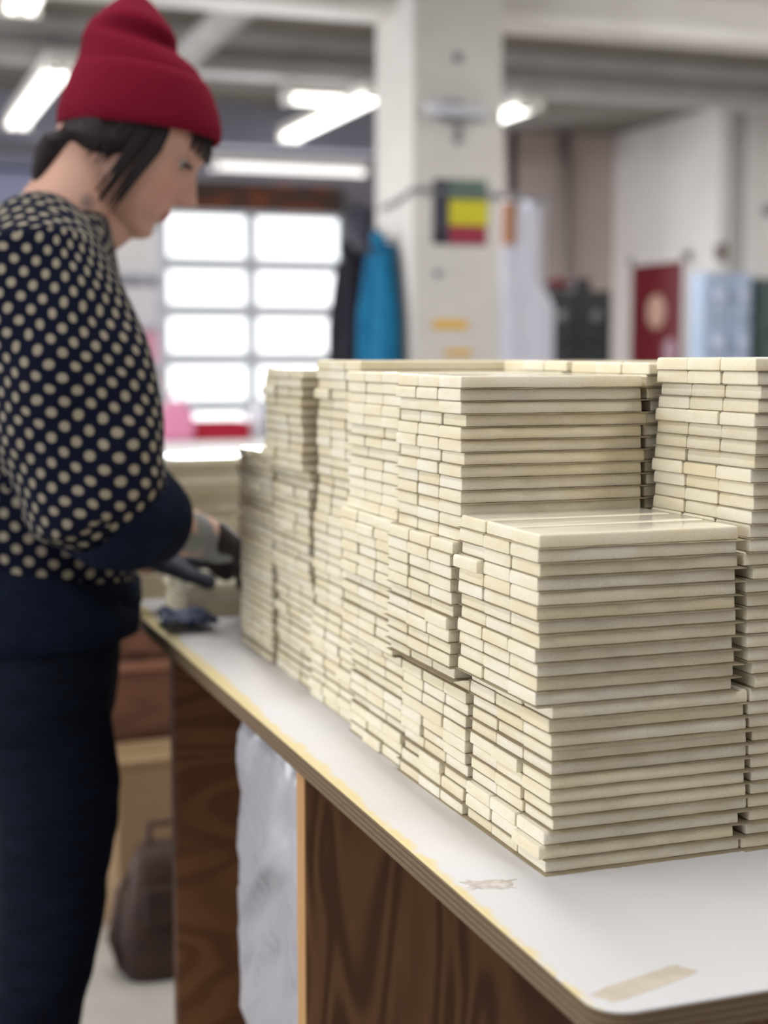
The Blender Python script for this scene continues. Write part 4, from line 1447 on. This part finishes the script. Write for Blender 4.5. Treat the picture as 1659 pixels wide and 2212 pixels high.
# crease and lumps pressed into the crown's near side
for k_, ring in enumerate(cr):
    for i, p in enumerate(ring):
        q = Vector(p)
        th = 2 * PI * i / 72
        side = max(0, -math.sin(th))
        cz = 1.643 - (q.x - 0.36) * 0.30
        push = -0.027 * side * gs(q.z - cz, 0.0085) + 0.006 * side * gs(q.z - cz - 0.018, 0.009)
        back = 0.006 * max(0, -math.cos(th)) * gs(q.z - 1.655, 0.008)
        ring[i] = (q.x - back, q.y - push, q.z)
beanie = MB().rings(cr).build('beanie', M['red_knit'], person, smooth=True)
with_uv(beanie, 72)
beanie.modifiers.new('s', 'SUBSURF').render_levels = 1
beanie.modifiers['s'].levels = 1
cf = [hat_ring(0.364, 1.530, 0.094, 0.080, 6.5), hat_ring(0.364, 1.5275, 0.0985, 0.086, 6.5), hat_ring(0.364, 1.531, 0.1015, 0.089, 6.5), hat_ring(0.365, 1.545, 0.1015, 0.091, 7), hat_ring(0.367, 1.565, 0.0965, 0.090, 8),
      hat_ring(0.369, 1.588, 0.088, 0.087, 10), hat_ring(0.3695, 1.598, 0.0835, 0.0845, 11), hat_ring(0.3695, 1.602, 0.080, 0.081, 11), hat_ring(0.3685, 1.598, 0.076, 0.076, 11)]
cuff = MB().rings(cf, cap=False).build('cuff', M['red_knit'], beanie, smooth=True)
with_uv(cuff, 72)

# sweater with wide sleeves
sw = MB()
SWT = [((0.262, 1.428), 0.060, 0.062), ((0.248, 1.415), 0.076, 0.095), ((0.230, 1.385), 0.098, 0.160), ((0.218, 1.33), 0.118, 0.185), ((0.220, 1.26), 0.130, 0.178), ((0.222, 1.19), 0.134, 0.170),
       ((0.222, 1.10), 0.128, 0.165), ((0.221, 1.03), 0.130, 0.168), ((0.220, 0.99), 0.128, 0.170), ((0.218, 0.965), 0.124, 0.170)]
sw.rings(trunk_rings(SWT, 0.0))
for S, E_, sgn in ((RSH, REL, -1), (LSH, LEL, 1)):
    y_in = PM + sgn * 0.10
    W_ = RWR if sgn < 0 else LWR
    fore = (W_ - E_).normalized()
    sw.tube([(0.225, y_in, 1.375), (S.x + 0.005, S.y, S.z - 0.005), (0.240, PM + sgn * 0.185, 1.245), (0.254, PM + sgn * 0.200, 1.16), E_ + Vector((0.004, 0, 0.006)), E_ + fore * 0.05, E_ + fore * 0.075],
            [0.070, 0.086, 0.098, 0.096, 0.086, 0.062, 0.050], 28, up=(1, 0, 0), squash=[1, 1, 1.0, 1.0, 1, 1, 1])
sme = voxel_union('sweater', sw, 0.0055, 6, 0.5, [M['polka']])
# cloth folds
nn = len(sme.vertices)
co = np.empty(nn * 3, 'f'); sme.vertices.foreach_get('co', co); co = co.reshape(-1, 3)
no_ = np.empty(nn * 3, 'f'); sme.vertices.foreach_get('normal', no_); no_ = no_.reshape(-1, 3)
for i in range(nn):
    x, y, z = co[i]
    f = noise.noise(Vector((x * 9 + z * 7, y * 6, z * 9 - x * 10))) * 0.7 + noise.noise(Vector((x * 22 - z * 12, y * 16, z * 14))) * 0.3
    amp = 0.008 * min(1, max(0, (1.40 - z) / 0.15))
    co[i] += no_[i] * f * amp
sme.vertices.foreach_set('co', co.ravel())
uv = sme.uv_layers.new(name='UVMap')
for p in sme.polygons:
    cx_, cy_, cz_ = [sum(co[i][q] for i in p.vertices) / len(p.vertices) for q in range(3)]
    sg = -1 if cy_ < PM else 1
    sleeve = abs(cy_ - PM) > 0.150 and cz_ > 1.0 and (cx_ - 0.245) * p.normal.x + (abs(cy_ - PM) - 0.185) * p.normal.y * sg > 0
    if cz_ < 1.10:
        sleeve = abs(cy_ - PM) > 0.178
    ax_, ay_, rr_ = (0.245, 0.185, 0.100) if sleeve else (0.220, 0.0, 0.152)
    uvs = []
    for i in p.vertices:
        x, y, z = co[i]
        # printed rows run round each sleeve or round the body, and on up over the shoulder
        R_ = math.hypot(x - 0.245, y - PM)
        wgt = min(1, max(0, (z - 1.33) / 0.05))
        uvs.append([math.atan2(x - ax_, (y - PM) * sg - ay_), z + 0.85 * wgt * max(0, 0.17 - R_)])
    if (p.normal.z > 0.62 and cz_ > 1.33) or abs(p.normal.z) > 0.72:
        uvs = [[(co[i][0]) / rr_, co[i][1]] for i in p.vertices]
    us = [q[0] for q in uvs]
    if max(us) - min(us) > PI:
        for q in uvs:
            if q[0] < 0: q[0] += 2 * PI
    for li, q in zip(p.loop_indices, uvs):
        uv.data[li].uv = (q[0] * rr_, q[1] + q[0] * 0.012)
sweater = link('sweater', sme, person)
# plain navy waistband and cuffs
wbt = [((0.219, 1.012), 0.1345, 0.1735), ((0.219, 0.985), 0.1360, 0.1755), ((0.217, 0.955), 0.137, 0.178), ((0.216, 0.925), 0.137, 0.179), ((0.216, 0.906), 0.134, 0.178), ((0.216, 0.904), 0.122, 0.168)]
wr = trunk_rings(wbt, 0.0)
for ring in wr:
    for i, p in enumerate(ring):
        x, y, z = p
        dip = -0.055 * (x - 0.13) / 0.1 * 0.35 if z > 0.97 else 0
        ring[i] = (x, y, z + dip + 0.004 * noise.noise(Vector((x * 14, y * 14, 2))))
wbo = MB().rings(wr, cap=False).build('waistband', M['navy'], sweater, smooth=True)
wbo.modifiers.new('t', 'SOLIDIFY').thickness = 0.004
for E_, W_ in ((REL, RWR), (LEL, LWR)):
    f = (W_ - E_).normalized()
    L = (W_ - E_).length
    cpts = [E_ + f * (-0.012) + Vector((0, 0, 0.004)), E_ + f * 0.025, E_ + f * 0.06, E_ + f * 0.095, E_ + f * 0.112, E_ + f * 0.114]
    mbc = MB()
    upv = Vector((0, 0, 1))
    rings = []
    for pnt, r in zip(cpts, (0.068, 0.073, 0.069, 0.057, 0.049, 0.0455)):
        u = (upv - f * upv.dot(f)).normalized(); w = f.cross(u)
        rings.append([pnt + w * r * math.cos(2 * PI * i / 32) + u * r * math.sin(2 * PI * i / 32) for i in range(32)])
    mbc.rings(rings, cap=False)
    c_o = mbc.build('cuff', M['navy'], sweater, smooth=True)
    c_o.modifiers.new('t', 'SOLIDIFY').thickness = 0.004
# jeans
jm = MB()
jm.rings(trunk_rings([((0.213, 0.99), 0.112, 0.158), ((0.212, 0.93), 0.116, 0.164), ((0.208, 0.87), 0.118, 0.174), ((0.206, 0.81), 0.112, 0.174), ((0.206, 0.77), 0.09, 0.15)], 0.0))
for L in LEGS:
    jm.tube(L[:5] + [(0.200, L[0][1], 0.09)], [0.088, 0.084, 0.068, 0.060, 0.055, 0.052], 26, up=(1, 0, 0))
jme = voxel_union('jeans', jm, 0.006, 5, 0.5, [M['denim']])
for v in jme.vertices:
    x, y, z = v.co
    v.co += Vector(v.normal) * 0.004 * (noise.noise(Vector((x * 10, y * 10, z * 26))) if z < 0.75 else 0.3 * noise.noise(Vector((x * 10, y * 10, z * 12))))
jeans = link('jeans', jme, person)
for L in LEGS:
    y = L[0][1]
    s_ = MB()
    s_.tube([(0.165, y, 0.050), (0.235, y, 0.052), (0.32, y, 0.040), (0.385, y, 0.032)], [0.046, 0.048, 0.046, 0.036], 20, squash=[0.95, 0.95, 0.72, 0.72])
    s_.box((0.125, y - 0.040, 0.0), (0.415, y + 0.040, 0.022))
    link('shoe', voxel_union('shoe', s_, 0.005, 4, 0.5, [M['shoe']]), person)
# gloves
for Hm, cu, sd, m, ti in ((R_HAND, R_CURL, 1, M['glove_brown'], 0.02), (L_HAND, L_CURL, -1, M['glove_grey'], 0.0)):
    g = MB()
    hand_tubes(g, Hm, cu, sd, 0.0016, ti)
    link('glove', voxel_union('glove', g, 0.0028, 2, 0.5, [m]), person)
